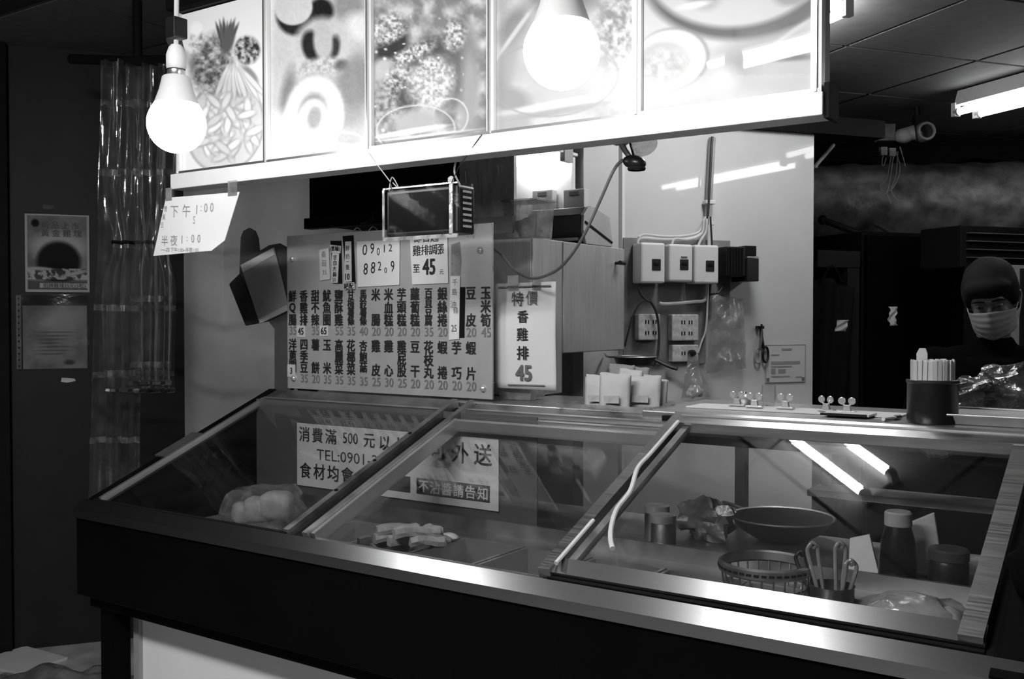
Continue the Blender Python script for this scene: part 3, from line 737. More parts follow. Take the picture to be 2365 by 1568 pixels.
def pic_platter(p):
    p.I[:] = .86; p.tex(np.ones_like(p.I), 40, .78, .94, 41)
    p.e(1170, 150, 22, 100, .70, .25, .4); p.e(1190, 60, 30, 46, .62, .5, .4); p.bar(1150, 130, 1240, 5, 10, .93, .4)
    p.e(1300, -30, 90, 60, .55, 0, .4); p.tex(p.emask(1420, 70, 50, 90, .2, .4), 10, .60, .90, 42); p.e(1290, 150, 100, 110, .84, 0, .4)
    p.e(1175, 230, 50, 30, .70, .2, .3); p.bar(1160, 262, 1440, 215, 18, .95, .3); p.bar(1180, 276, 1400, 238, 14, .74, .4); p.ring(1280, 180, 150, 90, 4, .72, -.1, .02)
def pic_bowls(p):
    p.I[:] = .88
    p.e(1720, -60, 232, 150, .42, -.12, .06); p.e(1700, -88, 212, 150, .87, -.12, .05); p.e(1622, -10, 40, 30, .72, .3, .3); p.e(1830, -8, 40, 20, .68, -.2, .3); p.bar(1560, 20, 1640, 5, 16, .95, .3)
    p.e(1800, 140, 150, 60, .70, -.15, .4); p.e(1820, 160, 90, 30, .82, -.1, .5); p.bar(1760, 135, 1880, 130, 16, .52, .5); p.bar(1790, 100, 1880, 40, 10, .88, .4)
    p.e(1552, 135, 86, 70, .60, -.2, .06); p.e(1548, 137, 84, 68, .94, -.2, .05); p.e(1530, 142, 62, 46, .80, -.2, .15); p.tex(p.emask(1535, 150, 52, 36, -.2, .3), 14, .78, .92, 51)
    p.bar(1640, 175, 1700, 195, 60, .93, .6)
    p.I[:] = np.where(p.Y > 178 - (p.X - 1480) * .02, p.I * .6 + .36, p.I)
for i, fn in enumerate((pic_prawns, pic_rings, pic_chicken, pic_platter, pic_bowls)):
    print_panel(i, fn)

# opening hours paper hung from the left end of the light box
q = [onv(a, b, 1.972) for a, b in ((383, 457), (553, 443), (510, 583), (354, 591))]
t = thing('opening_hours_sheet', 'bright paper with handwritten opening hours below the left bulb', 'paper', tuple(q[3]))
mb = MB(); N = np.array([0, 1, 0])
tl, tr, br, bl_ = q
fold = br * .93 + tr * .07; fold2 = br * .93 + bl_ * .07
mb.slab([tl, tr, tr * .2 + br * .8, br * .86 + bl_ * .14 + (tr - br) * .04, bl_], N, .0015)
mb.build('sheet', M('bright_paper', .85, .7, 0, .02, 10), t, world=True)
MB().slab([tl + [0, -.001, .03], tl + [.03, -.001, .03], tl + [.03, -.001, -.01], tl + [0, -.001, -.01]], N, .001).build('tape', tubmat, t, world=True)
MB().slab([tr + [-.05, -.001, .035], tr + [-.01, -.001, .035], tr + [-.01, -.001, -.01], tr + [-.05, -.001, -.01]], N, .001).build('tape', tubmat, t, world=True)
ctr = (tl + tr + br + bl_) / 4 - q[3]
ex = tr - tl; ew = np.linalg.norm(ex); lean = (tl - bl_)[0] / (tl - bl_)[2]
def lay(px, py): p = onv(px, py, 1.972) - q[3]; return p[0], p[2]
it = []
for s, px, py, sz, sx in (('下', 403, 489, .042, 1), ('午', 431, 487, .042, 1), ('1', 455, 484, .040, 1), (':', 465, 482, .034, 1), ('0', 476, 480, .04, .9), ('0', 490, 479, .04, .9), ('S', 449, 508, .034, .7), ('半', 381, 556, .036, 1), ('夜', 402, 555, .036, 1), ('1', 421, 553, .036, 1), (':', 433, 552, .03, 1), ('0', 446, 551, .036, .9), ('0', 460, 551, .036, .9)):
    x, y = lay(px, py); it.append((s, x, y, sz * 1.0, -.0, sx, -.06))
x, y = lay(415, 577); it.append(('一~四 下午1:00~半夜1:00', x, y, .016, 0, 1.05, -.04))
for k, ch in enumerate('營業日'):
    x, y = lay(383 - k * 4, 482 + k * 19); it.append((ch, x, y, .02, 0, .8))
lettering(it, 'handwriting', ink_mid, t, (0, -.0012, 0))

# black box in clear plastic hung on strings below the light box
hc = onv(961, 545, 2.03)
t = thing('hanging_black_box', 'black boxed screen in clear plastic hung on strings under the light box', 'screen', (hc[0], 2.05, hc[2]), -.0)
W_, H_, D_ = .245, .130, .075
MB().box(-W_ / 2, W_ / 2, 0, D_, .004, H_).build('casing', black_plastic, t, bevel=.006)
MB().box(-W_ / 2 + .012, W_ / 2 - .022, -.002, .001, .016, H_ - .012).build('screen', M('dark_screen', .004, .4, 0, .2, 8, spec=.05), t)
MB().box(W_ / 2 - .002, W_ / 2 + .002, .012, D_ - .01, .012, H_ - .01).build('side_grille', black_matte, t)
for k in range(7): MB().box(W_ / 2 + .002, W_ / 2 + .004, .02, D_ - .02, .02 + k * .015, .026 + k * .015).build('slot', grey_plastic, t)
def wrap(a, b):
    ang = a * 2 * math.pi; e = .0045 + .0035 * math.sin(a * 40 + b * 9)
    sx, sy = math.copysign(min(1, abs(math.cos(ang)) * 1.35), math.cos(ang)), math.copysign(min(1, abs(math.sin(ang)) * 1.35), math.sin(ang))
    return (sx * (W_ / 2 + e), D_ / 2 + sy * (D_ / 2 + e), -.006 + b * (H_ + .014) + .002 * math.sin(a * 55))
MB().grid(60, 8, wrap).build('clear_wrap', clear('shrink_wrap', .95, .16, .006, .4, .03, 40, .1, .12), t, smooth=True)
for (x0, x1, z0, z1) in ((-W_ / 2 - .004, W_ / 2 + .004, -.008, .002), (-W_ / 2 - .004, W_ / 2 + .004, H_ + .001, H_ + .005), (-W_ / 2 - .006, -W_ / 2, 0, H_), (W_ / 2 - .022, W_ / 2 - .012, 0, H_)):
    MB().box(x0, x1, -.008, -.004, z0, z1).build('wrap_fold', clear('wrap_fold', .5, .2, .75, .75, .2, 30, .4), t)
L_ = world_loc(t)
MB().tube([(-.12, .01, H_), (-.10, -.0, H_ + .035), (-.085, .01, H_ + .004), (-.098, 0, H_ + .02)], .0015, 6, 5).build('string', string_mat, t)
for a, b in (((850, 352), (-.10, 0, H_)), ((1113, 310), (.10, 0, H_))):
    p = onv(*a, 1.978) - L_; m_ = onv(900 if a[0] < 900 else 1060, 418 if a[0] < 900 else 385, 1.99) - L_
    MB().tube([tuple(p), tuple(m_), b], .0013, 6).build('string', string_mat if a[0] < 900 else cable_black, t)
MB().tube([(.108, .03, H_), (.112, .0, H_ + .03), (.118, .0, H_ + .065)], .0025, 6, 4).build('string', string_mat, t)
MB().ell((.1, .0, H_ + .012), (.01, .006, .01), 8, 6, None, .3).build('knot', string_mat, t)

# ------------------------------------------------------------------ menu board on the top shelf
MV = 2.45
mb_ = thing('menu_board', 'grey price board with black lettering standing behind the glass case', 'menu board', (-2.18, MV, TOP))
MB().box(-.44, .443, 0, .008, .006, .54).build('panel', board_mat, mb_, bevel=.0015)
for px, py in ((677, 598), (1110, 578), (1117, 897), (680, 873)):
    p = onv(px, py, MV) - world_loc(mb_)
    MB().lathe([(.0, -.012), (.007, -.010), (.010, -.006), (.011, 0), (0, 0)], (p[0], 0, p[2]), 16, 'y').build('bolt', steel_bright, mb_, smooth=True)
MB().prism([(-.40, 0), (-.34, 0), (-.34, .05), (-.40, .30)], .009, .05).build('foot', darker, mb_)
def mpt(px, py): p = onv(px, py, MV) - world_loc(mb_); return p[0], p[2]
x0, x1 = mpt(676, 700)[0], mpt(1122, 700)[0]
colx = [x0 + (x1 - x0) * i / 15 for i in range(16)]
def zrow(py): return mpt(962, py)[1]
R1 = [zrow(679), zrow(709), zrow(739)]; P1 = zrow(766); R2 = [zrow(801), zrow(830), zrow(858)]; P2 = zrow(886)
top = ['鮮Q腸', '香雞排', '甜不辣', '魷魚圈', '鹽酥雞', '甘梅薯條', '馬鈴薯條', '米腸', '米血糕', '芋頭糕', '蘿蔔糕', '百頁豆腐', '銀絲捲', '', '豆皮', '玉米筍']
pt_ = ['35', '', '35', '', '55', '35', '40', '20', '20', '20', '20', '35', '20', '', '20', '45']
bot = ['洋蔥圈', '四季豆', '薯餅', '玉米', '高麗菜', '花椰菜', '杏鮑菇', '雞皮', '雞心', '雞屁股', '豆干', '花枝丸', '蝦捲', '芋巧', '蝦片', '']
pb_ = ['', '35', '20', '35', '35', '35', '35', '25', '30', '25', '20', '20', '20', '20', '20', '']
it = []; ip = []
for rows, prices, R, P in ((top, pt_, R1, P1), (bot, pb_, R2, P2)):
    for k in range(16):
        w = rows[k]
        if len(w) == 4: zs = list(np.linspace(R[0] + .002, R[2] - .002, 4)); sz = .033
        elif len(w) == 3: zs = R; sz = .041
        else: zs = [R[0], R[2]]; sz = .041
        if w == '杏鮑菇': zs = [R[0], R[0] - .036, R[0] - .070]; sz = .036; it.append(('(份)', colx[k], R[2] - .002, .02, .01))
        for ch, z in zip(w, zs): it.append((ch, colx[k], z, sz * 1.04, .030, .92))
        if it: lettering(it, 'item_name', ink, mb_, (0, -.0012, 0)); it = []
        if prices[k]: lettering([(prices[k], colx[k] + .002, P, .041, .012, .95)], 'item_price', ink_grey, mb_, (0, -.0012, 0))
def sticker(px, py, w, h, txt, size, bold=.02, mat=paper_dim):
    x, z = mpt(px, py)
    s = MB().box(x - w / 2, x + w / 2, -.0022, -.0006, z - h / 2, z + h / 2).build('price_sticker', mat, mb_)
    lettering([(txt, x, z, size, bold, .85)], 'figures', ink, s, (0, -.003, 0))
sticker(696, 765, .042, .040, '45', .034); sticker(749, 764, .040, .036, '65', .034); sticker(674, 856, .040, .044, '3', .030)
MB().tube([(-.13, .004, .54), (-.11, .004, .553), (-.09, .004, .54)], .002, 6, 4).build('hanging_wire', steel_dull, mb_, smooth=True)
MB().tube([(-.06, .004, .54), (-.04, .004, .553), (-.02, .004, .54)], .002, 6, 4).build('hanging_wire', steel_dull, mb_, smooth=True)
def note(quad, label, letters, name='paper_note', mat=paper, v=MV - .004, tape=None, tmat=ink):
    q = [onv(a, b, v) for a, b in quad]
    base = (q[2] + q[3]) / 2
    t = thing(name, label, 'note', tuple(base), 0, 'paper notes taped to the price board')
    MB().slab(q, (0, 1, 0), .0012).build('sheet', mat, t, world=True)
    if tape:
        qq = [onv(a, b, v + .0016) for a, b in tape]
        MB().slab(qq, (0, 1, 0), .001).build('backing_tape', black_matte, t, world=True)
    it = []
    for L in letters:
        p = onv(L[1], L[2], v) - base; it.append((L[0], p[0], p[2]) + tuple(L[3:]))
    lettering(it, 'handwriting', tmat, t, (0, -.0012, 0))
    return t
note([(737, 577), (759, 572), (762, 645), (739, 648)], 'narrow pale slip reading 35 at the board\'s upper left', [('香', 748, 587, .024), ('菇', 749, 608, .024), ('35', 750, 629, .022)], mat=paper_dim, tmat=ink_grey)
note([(767, 583), (783, 583), (780, 653), (765, 653)], 'narrow slip topped with a bracketed name, marked 20', [('甘', 774, 594, .018, .01), ('白', 774, 607, .018, .01), ('大', 773, 620, .018, .01), ('扁', 773, 633, .018, .01), ('20', 772, 646, .018)], mat=paper_dim, tape=[(763, 556), (788, 556), (790, 655), (770, 655)])
note([(762, 565), (787, 568), (786, 585), (762, 583)], 'little bracketed name tag above the 20 slip', [('(黑輪)', 774, 575, .018, .016)], mat=paper_dim, v=MV - .007)
note([(797, 558), (811, 557), (812, 650), (795, 651)], 'tall narrow slip marked 10 on black tape', [('鮮', 803, 573, .020), ('奶', 803, 592, .020), ('一', 803, 604, .014), ('隻', 803, 617, .020), ('10', 803, 639, .030, .02, .8)], mat=paper_dim, tape=[(791, 545), (816, 543), (821, 655), (800, 657)])
note([(794, 652), (818, 652), (819, 668), (795, 668)], 'tiny tag with two characters below the 10 slip', [('絕配', 806, 660, .022, .02)], v=MV - .007)
note([(824, 558), (923, 553), (922, 658), (826, 663)], 'square sheet with a handwritten phone number on the board', [('0', 843, 577, .052, -.008, .9, -.1), ('9', 860, 574, .05, -.008, .8, -.1), ('0', 874, 581, .036, -.006, .8), ('1', 888, 574, .036, -.006), ('2', 902, 572, .034, -.004), ('8', 845, 621, .055, -.008, .8, -.1), ('8', 862, 618, .055, -.008, .8, -.1), ('2', 877, 614, .042, -.006, .8), ('0', 891, 624, .026, -.004), ('9', 907, 615, .052, -.008, .7)], mat=paper, tmat=ink)
note([(946, 541), (1033, 539), (1035, 654), (952, 657)], 'white notice announcing a cutlet price rise to 45', [('即日起', 985, 548, .034, .0), ('雞', 963, 579, .036, .004), ('排', 982, 577, .034, .004), ('調', 1000, 576, .034, .004), ('漲', 1016, 575, .036, .004), ('至', 962, 620, .030, .006), ('45', 991, 616, .070, .022, .75), ('元', 1020, 628, .018)])
note([(1040, 638), (1062, 638), (1060, 783), (1037, 785)], 'long white slip marked 25 covering one column of prices', [('千', 1051, 652, .022), ('島', 1050, 674, .022), ('油', 1047, 703, .026), ('條', 1053, 717, .022), ('25', 1049, 758, .030, .004, .75)], tape=[(1050, 663), (1074, 663), (1072, 780), (1050, 780)], tmat=ink_grey)
# wide translucent smear of old tape on the board
sm = [onv(a, b, MV - .001) - world_loc(mb_) for a, b in ((1042, 565), (1062, 558), (1066, 600), (1064, 636), (1042, 636))]
MB().slab(sm, (0, .8, 0), .0006).build('old_tape', tubmat, mb_)

# hand shaped payment sign left of the board
t = thing('hand_shaped_sign', 'dark hand shaped cardboard sign with a tilted card left of the price board', 'sign', (-2.80, 2.42, 1.24))
hp = [(556, 548), (562, 533), (575, 526), (588, 533), (595, 550), (598, 580), (622, 566), (645, 562), (664, 572), (676, 596), (676, 905), (634, 905), (634, 760), (620, 742), (568, 752), (548, 700), (530, 655), (553, 632)]
MB().slab([onv(a, b, 2.475) for a, b in hp], (0, 1, 0), .006).build('hand_cutout', card, t, world=True)
MB().slab([onv(a, b, 2.470) for a, b in ((529, 657), (553, 634), (601, 742), (567, 752))], (0, 1, 0), .004).build('cuff_panel', card_dark, t, world=True)
cdp = MB().slab([onv(a, b, 2.466) for a, b in ((555, 612), (632, 571), (668, 716), (600, 748))], (0, 1, 0), .003).build('card', M('payment_card', .30, .6, 0, .1, 20), t, world=True)
MB().slab([onv(a, b, 2.464) for a, b in ((556, 613), (630, 573), (634, 588), (561, 629))], (0, 1, 0), .001).build('card_header', paper_dim, cdp, world=True)
MB().slab([onv(a, b, 2.464) for a, b in ((597, 737), (664, 703), (667, 715), (600, 747))], (0, 1, 0), .001).build('card_footer', paper_dim, cdp, world=True)

# special price poster
pc = onv(1213, 900, 2.5)
t = thing('special_price_poster', 'white special price poster hanging beside the board', 'poster', (pc[0], 2.5, pc[2]))
pq = [onv(a, b, 2.5) for a, b in ((1145, 655), (1283, 650), (1284, 902), (1143, 895))]
def pf(a, b):
    p = (pq[0] * (1 - a) + pq[1] * a) * (1 - b) + (pq[3] * (1 - a) + pq[2] * a) * b
    return (p[0], p[1] - .003 * math.sin(math.pi * a) * (.4 + b) + .0015 * math.cos(b * 7), p[2])
MB().grid(14, 16, pf).build('sheet', paper, t, world=True, smooth=True, solid=.0012)
def pl(px, py): p = onv(px, py, 2.492) - world_loc(t); return p[0], p[2]
def pit(lst): return [(L[0],) + pl(L[1], L[2]) + tuple(L[3:]) for L in lst]
lettering(pit([('特', 1195, 690, .046, .008), ('價', 1228, 688, .046, .0, .95)]), 'heading', M('grey_poster_ink', .07, .6), t, (0, -.0078, 0))
lettering(pit([('香', 1207, 731, .040, .012), ('雞', 1206, 772, .042, .012), ('排', 1207, 815, .044, .016)]), 'lettering', ink, t, (0, -.0078, 0))
lettering(pit([('45', 1209, 861, .066, .03, .9)]), 'price', M('grey_poster_price', .12, .6), t, (0, -.0078, 0))
for (a, b, c2, d2) in ((1150, 662, 1272, 658), (1172, 887, 1258, 889)):
    A, B = onv(a, b, 2.4925), onv(c2, d2, 2.4925)
    MB().slab([A, B, B + [0, 0, -.004], A + [0, 0, -.004]], (0, 1, 0), .0008).build('rule', ink_grey, t, world=True)
MB().box(-.06, -.02, -.0075, -.006, .30, .345).box(.03, .06, -.0075, -.006, .30, .34).build('tape', tubmat, t)
# clear tub under the poster on the shelf
c = onz(1190, 925, TOP)
t = thing('shallow_tub', 'shallow clear tub on the shelf under the special price poster', 'tub', (c[0], 2.56, TOP + .001))
MB().hexa([(-.06, -.03, 0), (.05, -.03, 0), (.05, .05, 0), (-.06, .05, 0), (-.075, -.04, .05), (.065, -.04, .05), (.065, .06, .05), (-.075, .06, .05)]).build('body', tubmat, t, bevel=.003)
MB().box(-.078, .068, -.043, .063, .05, .054).build('rim', tubmat, t)

# ------------------------------------------------------------------ steel cabinet and hood behind the board
CU = -1.725
t = thing('steel_cabinet', 'brushed steel cabinet with a side door behind the special price poster', 'cabinet', (-1.93, 2.95, TOP))
MB().box(CU - .40, CU - .004, 2.652, 2.833, TOP + .002, 1.757).build('tall_body', steel_v, t, world=True, bevel=.003)
MB().box(CU - .40, CU - .004, 2.838, 3.27, 1.383, 1.757).build('upper_body', steel_v, t, world=True, bevel=.003)
MB().box(CU - .004, CU + .002, 2.654, 2.832, TOP + .004, 1.755).build('side_panel', steel_v, t, world=True, bevel=.002)
dr = MB().box(CU - .004, CU + .004, 2.838, 3.268, 1.385, 1.755).build('door', steel_v, t, world=True, bevel=.002)
MB().tube([(CU, 3.20, 1.70), (CU + .03, 3.20, 1.70)], .006, 10).tube([(CU + .03, 3.185, 1.70), (CU + .03, 3.22, 1.70)], .008, 10).build('latch', black_plastic, dr, world=True, smooth=True)
for a in (3.12, 2.75): pass
for y in (2.70, 3.2): MB().box(CU - .38, CU - .34, y - .02, y + .02, .905 if y < 2.74 else 1.0, 1.0 if y < 2.74 else 1.05).build('foot', steel_dull, t, world=True) if False else None
# range hood: black canopy, greasy front plate with a lower band
hd = thing('range_hood', 'dark greasy range hood above the price board', 'range hood', (-2.30, 3.05, 1.90))
hl = onv(715, 466, 2.72); hr = onv(1070, 500, 2.7)
HL = hl[0]
MB().box(HL, -2.06, 2.72, 3.05, 1.855, 2.48).build('canopy', black_matte, hd, world=True)
MB().box(HL - .01, -2.02, 2.70, 2.74, 1.84, 1.88).build('canopy_edge', darker, hd, world=True)
g0, g1 = onv(1060, 500, 2.66), onv(1187, 520, 2.66)
MB().box(-2.02, g1[0], 2.66, 2.675, 1.83, 2.48).build('front_plate', steel_grime, hd, world=True)
MB().box(-2.02, g1[0], 2.652, 2.66, 1.775, 1.83).build('lower_band', M('hood_band', .22, .5, .1, .15, 12), hd, world=True)
for k, (px, y0, y1) in enumerate(((1075, 395, 425), (1108, 390, 480), (1150, 380, 405))):
    a, b = onv(px, y0, 2.657), onv(px, y1, 2.657)
    MB().tube([tuple(a), tuple(b + [.004, 0, 0])], .002, 6).build('grease_drip', white_plastic if k != 1 else paper_dim, hd, world=True)
# gas valve knob below the hood
c = onv(868, 500, 2.72)
t = thing('pipe_elbow', 'dark pipe elbow sticking out left of the black boxed screen', 'pipe', tuple(c))
MB().tube([(-.0, .06, .03), (-.0, .03, .03), (-.0, .0, .02), (-.0, -.01, -.02)], .016, 12, 4).build('elbow', black_plastic, t, smooth=True)
for k in range(3): MB().lathe([(.017, -.003), (.021, 0), (.017, .003)], (0, .02 + .012 * k, .03), 14, 'y').build('ring', black_plastic, t, smooth=True)
MB().tube([(-.0, -.01, -.018), (-.05, -.03, -.022)], .006, 8).build('lever', black_plastic, t, smooth=True)
# lit white splash board with a small lamp, on top of the cabinet
wl = thing('work_light', 'glowing white lamp box on the cabinet under the light box', 'lamp', (-2.0, 3.25, 1.758))
a, b = onv(1190, 448, 3.24), onv(1322, 360, 3.24)
MB().box(a[0], b[0], 3.24, 3.265, 1.758, b[2]).build('reflector', white_metal, wl, world=True, bevel=.004)
MB().box(a[0] - .01, b[0] + .01, 3.12, 3.265, b[2], b[2] + .012).build('hood', white_metal, wl, world=True, bevel=.003)
MB().tube([(a[0] + .03, 3.18, b[2] - .016), (b[0] - .03, 3.18, b[2] - .016)], .012, 12).build('lamp_tube', glow('work_lamp', 28), wl, world=True, smooth=True)
MB().box(b[0] - .005, b[0] + .015, 3.16, 3.22, b[2] - .03, b[2] + .02).build('bracket', grey_plastic, wl, world=True)
# tub, dispenser and boxes on the cabinet
c = onv(1235, 546, 2.68)
t = thing('clear_storage_tub', 'cloudy clear tub on the cabinet beneath the glowing lamp', 'tub', (-1.772, 2.70, 1.758))
MB().hexa([(-.065, -.04, 0), (.055, -.04, 0), (.055, .06, 0), (-.065, .06, 0), (-.07, -.045, .12), (.062, -.045, .12), (.062, .065, .12), (-.07, .065, .12)]).build('body', tubmat, t, bevel=.004)
MB().ell((-.005, .01, .035), (.05, .04, .033), 16, 10, None, .3, 3).build('contents', food_dark, t, smooth=True)
MB().box(-.073, .066, -.048, .068, .118, .124).build('rim', tubmat, t, bevel=.002)
t = thing('paper_dispenser', 'dark box with a rounded grey side panel on the cabinet', 'dispenser', (-1.795, 3.075, 1.758))
prof = [(-.075, .0), (-.095, .05), (-.09, .10), (-.06, .13), (-.02, .135), (.10, .105), (.118, .02), (.115, 0)]
MB().prism(prof, -.17, .055, 'yz').build('body', black_plastic, t, bevel=.003)
MB().prism([(y * .985, z * .985) for y, z in prof], .055, .066, 'yz').build('side_panel', grey_plastic, t, bevel=.002)
MB().prism([(-.085, .072), (.112, .012), (.114, .018), (-.082, .079)], .066, .069, 'yz').build('side_groove', black_matte, t)
MB().box(-.16, .045, -.095, -.08, .012, .022).build('tear_edge', steel_dull, t)
for k, (px, py, lab) in enumerate(((1252, 448, 'small grey carton behind the clear tub'), (1325, 446, 'small grey carton with a label above the dark dispenser'))):
    c = onv(px, py, 3.2)
    t = thing('small_carton', lab, 'carton', (c[0], 3.2, 1.758), 0, 'cartons on the cabinet')
    hh = c[2] - 1.758 + .015
    MB().box(-.045, .045, 0, .035, 0, hh).build('box', paper_dim, t, bevel=.003)
    MB().box(-.02, .02, -.001, 0, hh - .022, hh - .008).build('label', ink_grey, t)

# clip-on spotlight with a hanging cable
c = onv(1465, 375, 2.12)
t = thing('clip_spotlight', 'black clip-on spotlight with a hanging cable under the light box', 'spotlight', tuple(c))
MB().ell((0, 0, 0), (.030, .022, .017), 18, 10, Matrix.Rotation(.25, 3, 'Y'), 0).build('head', black_plastic, t, smooth=True)
MB().lathe([(.02, 0), (.022, .004), (.02, .008), (0, .008)], (0.008, -.004, -.02), 16).build('lens_ring', black_matte, t, smooth=True)
MB().tube([(-.01, 0, .012), (-.03, 0, .04), (-.035, 0, .075)], [.006, .008, .010], 10, 3).build('arm', steel_dull, t, smooth=True)
MB().box(-.055, -.02, -.01, .012, .045, .085).build('clip', grey_plastic, t, bevel=.004)
MB().ell((.02, .01, .04), (.036, .014, .026), 16, 9, Matrix.Rotation(-.2, 3, 'Y'), 0).build('shade', tubmat, t, smooth=True)
MB().tube([(0, .0, .01), (-.02, .01, .06)], .003, 6).build('stay', black_plastic, t)
pts = [onv(a, b, v) - world_loc(t) for a, b, v in ((1440, 368, 2.12), (1418, 392, 2.12), (1385, 465, 2.15), (1345, 550, 2.2), (1300, 612, 2.28), (1262, 636, 2.36), (1225, 642, 2.42), (1185, 622, 2.46), (1160, 590, 2.49), (1138, 573, 2.52))]
MB().tube(pts, .0042, 8, 6).build('cable', M('grey_cable', .12, .5), t, smooth=True)

# ------------------------------------------------------------------ breaker wall
def wthing(name, label, cat, s, z, off=.0, group=None): return thing(name, label, cat, wallpt(s, z, off), ROTB, group)
t = wthing('mounting_board', 'grey mounting board behind the breaker boxes', 'board', .06, 1.32)
MB().box(-.24, .125, -.015, 0, 0, .49).box(.125, .235, -.015, 0, .19, .49).build('board', M('stained_board', .20, .6, 0, .3, 14, .04), t, bevel=.002)
BO = .016
for k, (s0, s1, z0, z1, lab) in enumerate(((-.144, -.040, 1.633, 1.787, 'left white breaker box beside the cabinet door'), (-.024, .080, 1.640, 1.784, 'middle white breaker box of the three'), (.088, .196, 1.634, 1.784, 'right white breaker box next to the black transformer'))):
    w = s1 - s0; h = z1 - z0
    t = wthing('breaker_box', lab, 'breaker box', (s0 + s1) / 2, z0, BO, 'breaker boxes on the white wall')
    MB().box(-w / 2, w / 2, -.075, 0, 0, h).build('housing', white_plastic, t, bevel=.008)
    sw = MB().box(-.005, .032, -.078, -.073, h * .32, h * .60).build('switch_window', black_plastic, t, bevel=.002)
    MB().box(.003, .025, -.082, -.078, h * .44, h * .52).build('toggle', black_matte, sw, bevel=.002)
    MB().box(.0, .026, -.0775, -.075, h * .64, h * .68).build('label', ink_grey, t) if k == 1 else None
t = wthing('transformer', 'black finned transformer right of the breaker boxes', 'transformer', .29, 1.645, .001)
MB().box(-.065, .02, -.10, 0, .02, .135).build('body', black_plastic, t, bevel=.003)
MB().box(.02, .075, -.11, -.0, .0, .09).build('lower_block', black_plastic, t, bevel=.003)
MB().box(.02, .07, -.10, -.0, .10, .14).build('upper_block', black_matte, t, bevel=.003)
MB().box(.02, .074, -.112, -.02, .092, .098).build('plate', aluminium, t)
for k in range(6): MB().box(-.064 + k * .013, -.058 + k * .013, -.106, -.10, .025, .13).build('fin', black_matte, t)
for k, (a, b, lab, kind) in enumerate((((1465, 725), (1515, 785), 'left stained socket plate below the breakers', 2), ((1542, 726), (1603, 786), 'right stained socket plate below the breakers', 2), ((1543, 796), (1603, 834), 'lower socket plate with a black plug', 1))):
    (s0, z1), (s1, z0) = onw(*a, BO), onw(*b, BO)
    w, h = s1 - s0, z1 - z0
    t = wthing('socket_plate', lab, 'socket', (s0 + s1) / 2, z0, BO, 'socket plates on the mounting board')
    MB().box(-w / 2, w / 2, -.035, 0, 0, h).build('plate', cream_plastic, t, bevel=.004)
    for i in range(2):
        for j in range(kind):
            x, z = -.01 + i * .032, h * (.28 + .42 * j) if kind == 2 else h * .5
            if kind == 1 and i == 1:
                MB().lathe([(.014, -.0), (.014, -.02), (.008, -.03), (0, -.03)], (x, -.035, z), 12, 'y').build('plug', black_plastic, t, smooth=True); continue
            for e in (-1, 1): MB().box(x + e * .006 - .002, x + e * .006 + .002, -.037, -.034, z - .007, z + .007).build('slot', black_matte, t)
# conduit and cables
(sa, za), (sb, zb) = onw(1645, 318, .02), onw(1634, 520, .02)
t = wthing('conduit', 'grey conduit pipe running up the wall above the breakers', 'pipe', sb, zb, .02)
MB().tube([(0, 0, 0), (sa - sb, 0, za - zb)], .014, 12).build('pipe', grey_plastic, t, smooth=True)
MB().tube([(-.012, -.02, 0), (sa - sb - .012, -.02, za - zb)], .005, 8).build('side_cable', cable_black, t, smooth=True)
for f in (.02, .26): MB().box(-.022 + (sa - sb) * f, .022 + (sa - sb) * f, -.018, .012, (za - zb) * f - .008, (za - zb) * f + .008).build('clamp', white_plastic, t, bevel=.003)
def wcable(pxs, r, mat, name, label, off=.03, sm=6):
    P = [WALL + B1 * onw(a, b, off)[0] - B2 * off + [0, 0, onw(a, b, off)[1] - 1.5] for a, b in pxs]
    o = MB().tube([tuple(p) for p in P], r, 8, sm).build(name, mat, None, world=True, smooth=True, loc=tuple(P[-1]))
    return tag(o, label, 'cable', 'cables around the breaker boxes')
wcable([(1625, 505), (1615, 535), (1580, 545), (1530, 546), (1490, 542), (1475, 548)], .005, cable_white, 'cable', 'white cable from the conduit across the top of the breakers', .05)
wcable([(1628, 500), (1622, 535), (1585, 552), (1530, 553), (1480, 550), (1472, 566)], .005, cable_white, 'cable', 'white cable bending down into the left breaker box', .05)
wcable([(1626, 508), (1620, 540), (1590, 553), (1558, 552), (1551, 570)], .005, cable_white, 'cable', 'white cable bending down into the middle breaker box', .06)
wcable([(1632, 505), (1630, 535), (1618, 555), (1612, 570)], .005, cable_white, 'cable', 'short white cable into the right breaker box', .06)
wcable([(1637, 500), (1638, 560), (1634, 640), (1630, 690), (1600, 697), (1540, 702), (1522, 700)], .007, cable_white, 'cable', 'thick white cable running down and left under the breakers', .04)
wcable([(1640, 500), (1644, 580), (1640, 660), (1632, 720), (1628, 770), (1618, 800)], .005, cable_black, 'cable', 'black cable running down beside the transformer', .045)
wcable([(1636, 650), (1634, 700), (1630, 760), (1620, 790), (1612, 815)], .004, cable_white, 'cable', 'thin white cable dropping to the lower socket plate', .05)
wcable([(1474, 655), (1478, 675), (1492, 692), (1505, 700), (1518, 730), (1522, 780), (1518, 825), (1508, 845)], .005, cable_black, 'cable', 'black cable looping past the left socket plate to the strainer', .07)
wcable([(1500, 690), (1478, 700), (1462, 730), (1450, 770), (1443, 800)], .004, cable_black, 'cable', 'black cable curving left beside the cabinet door', .07)
wcable([(1672, 655), (1660, 675), (1640, 680)], .004, cable_black, 'cable', 'short cable hanging from the black transformer', .05)
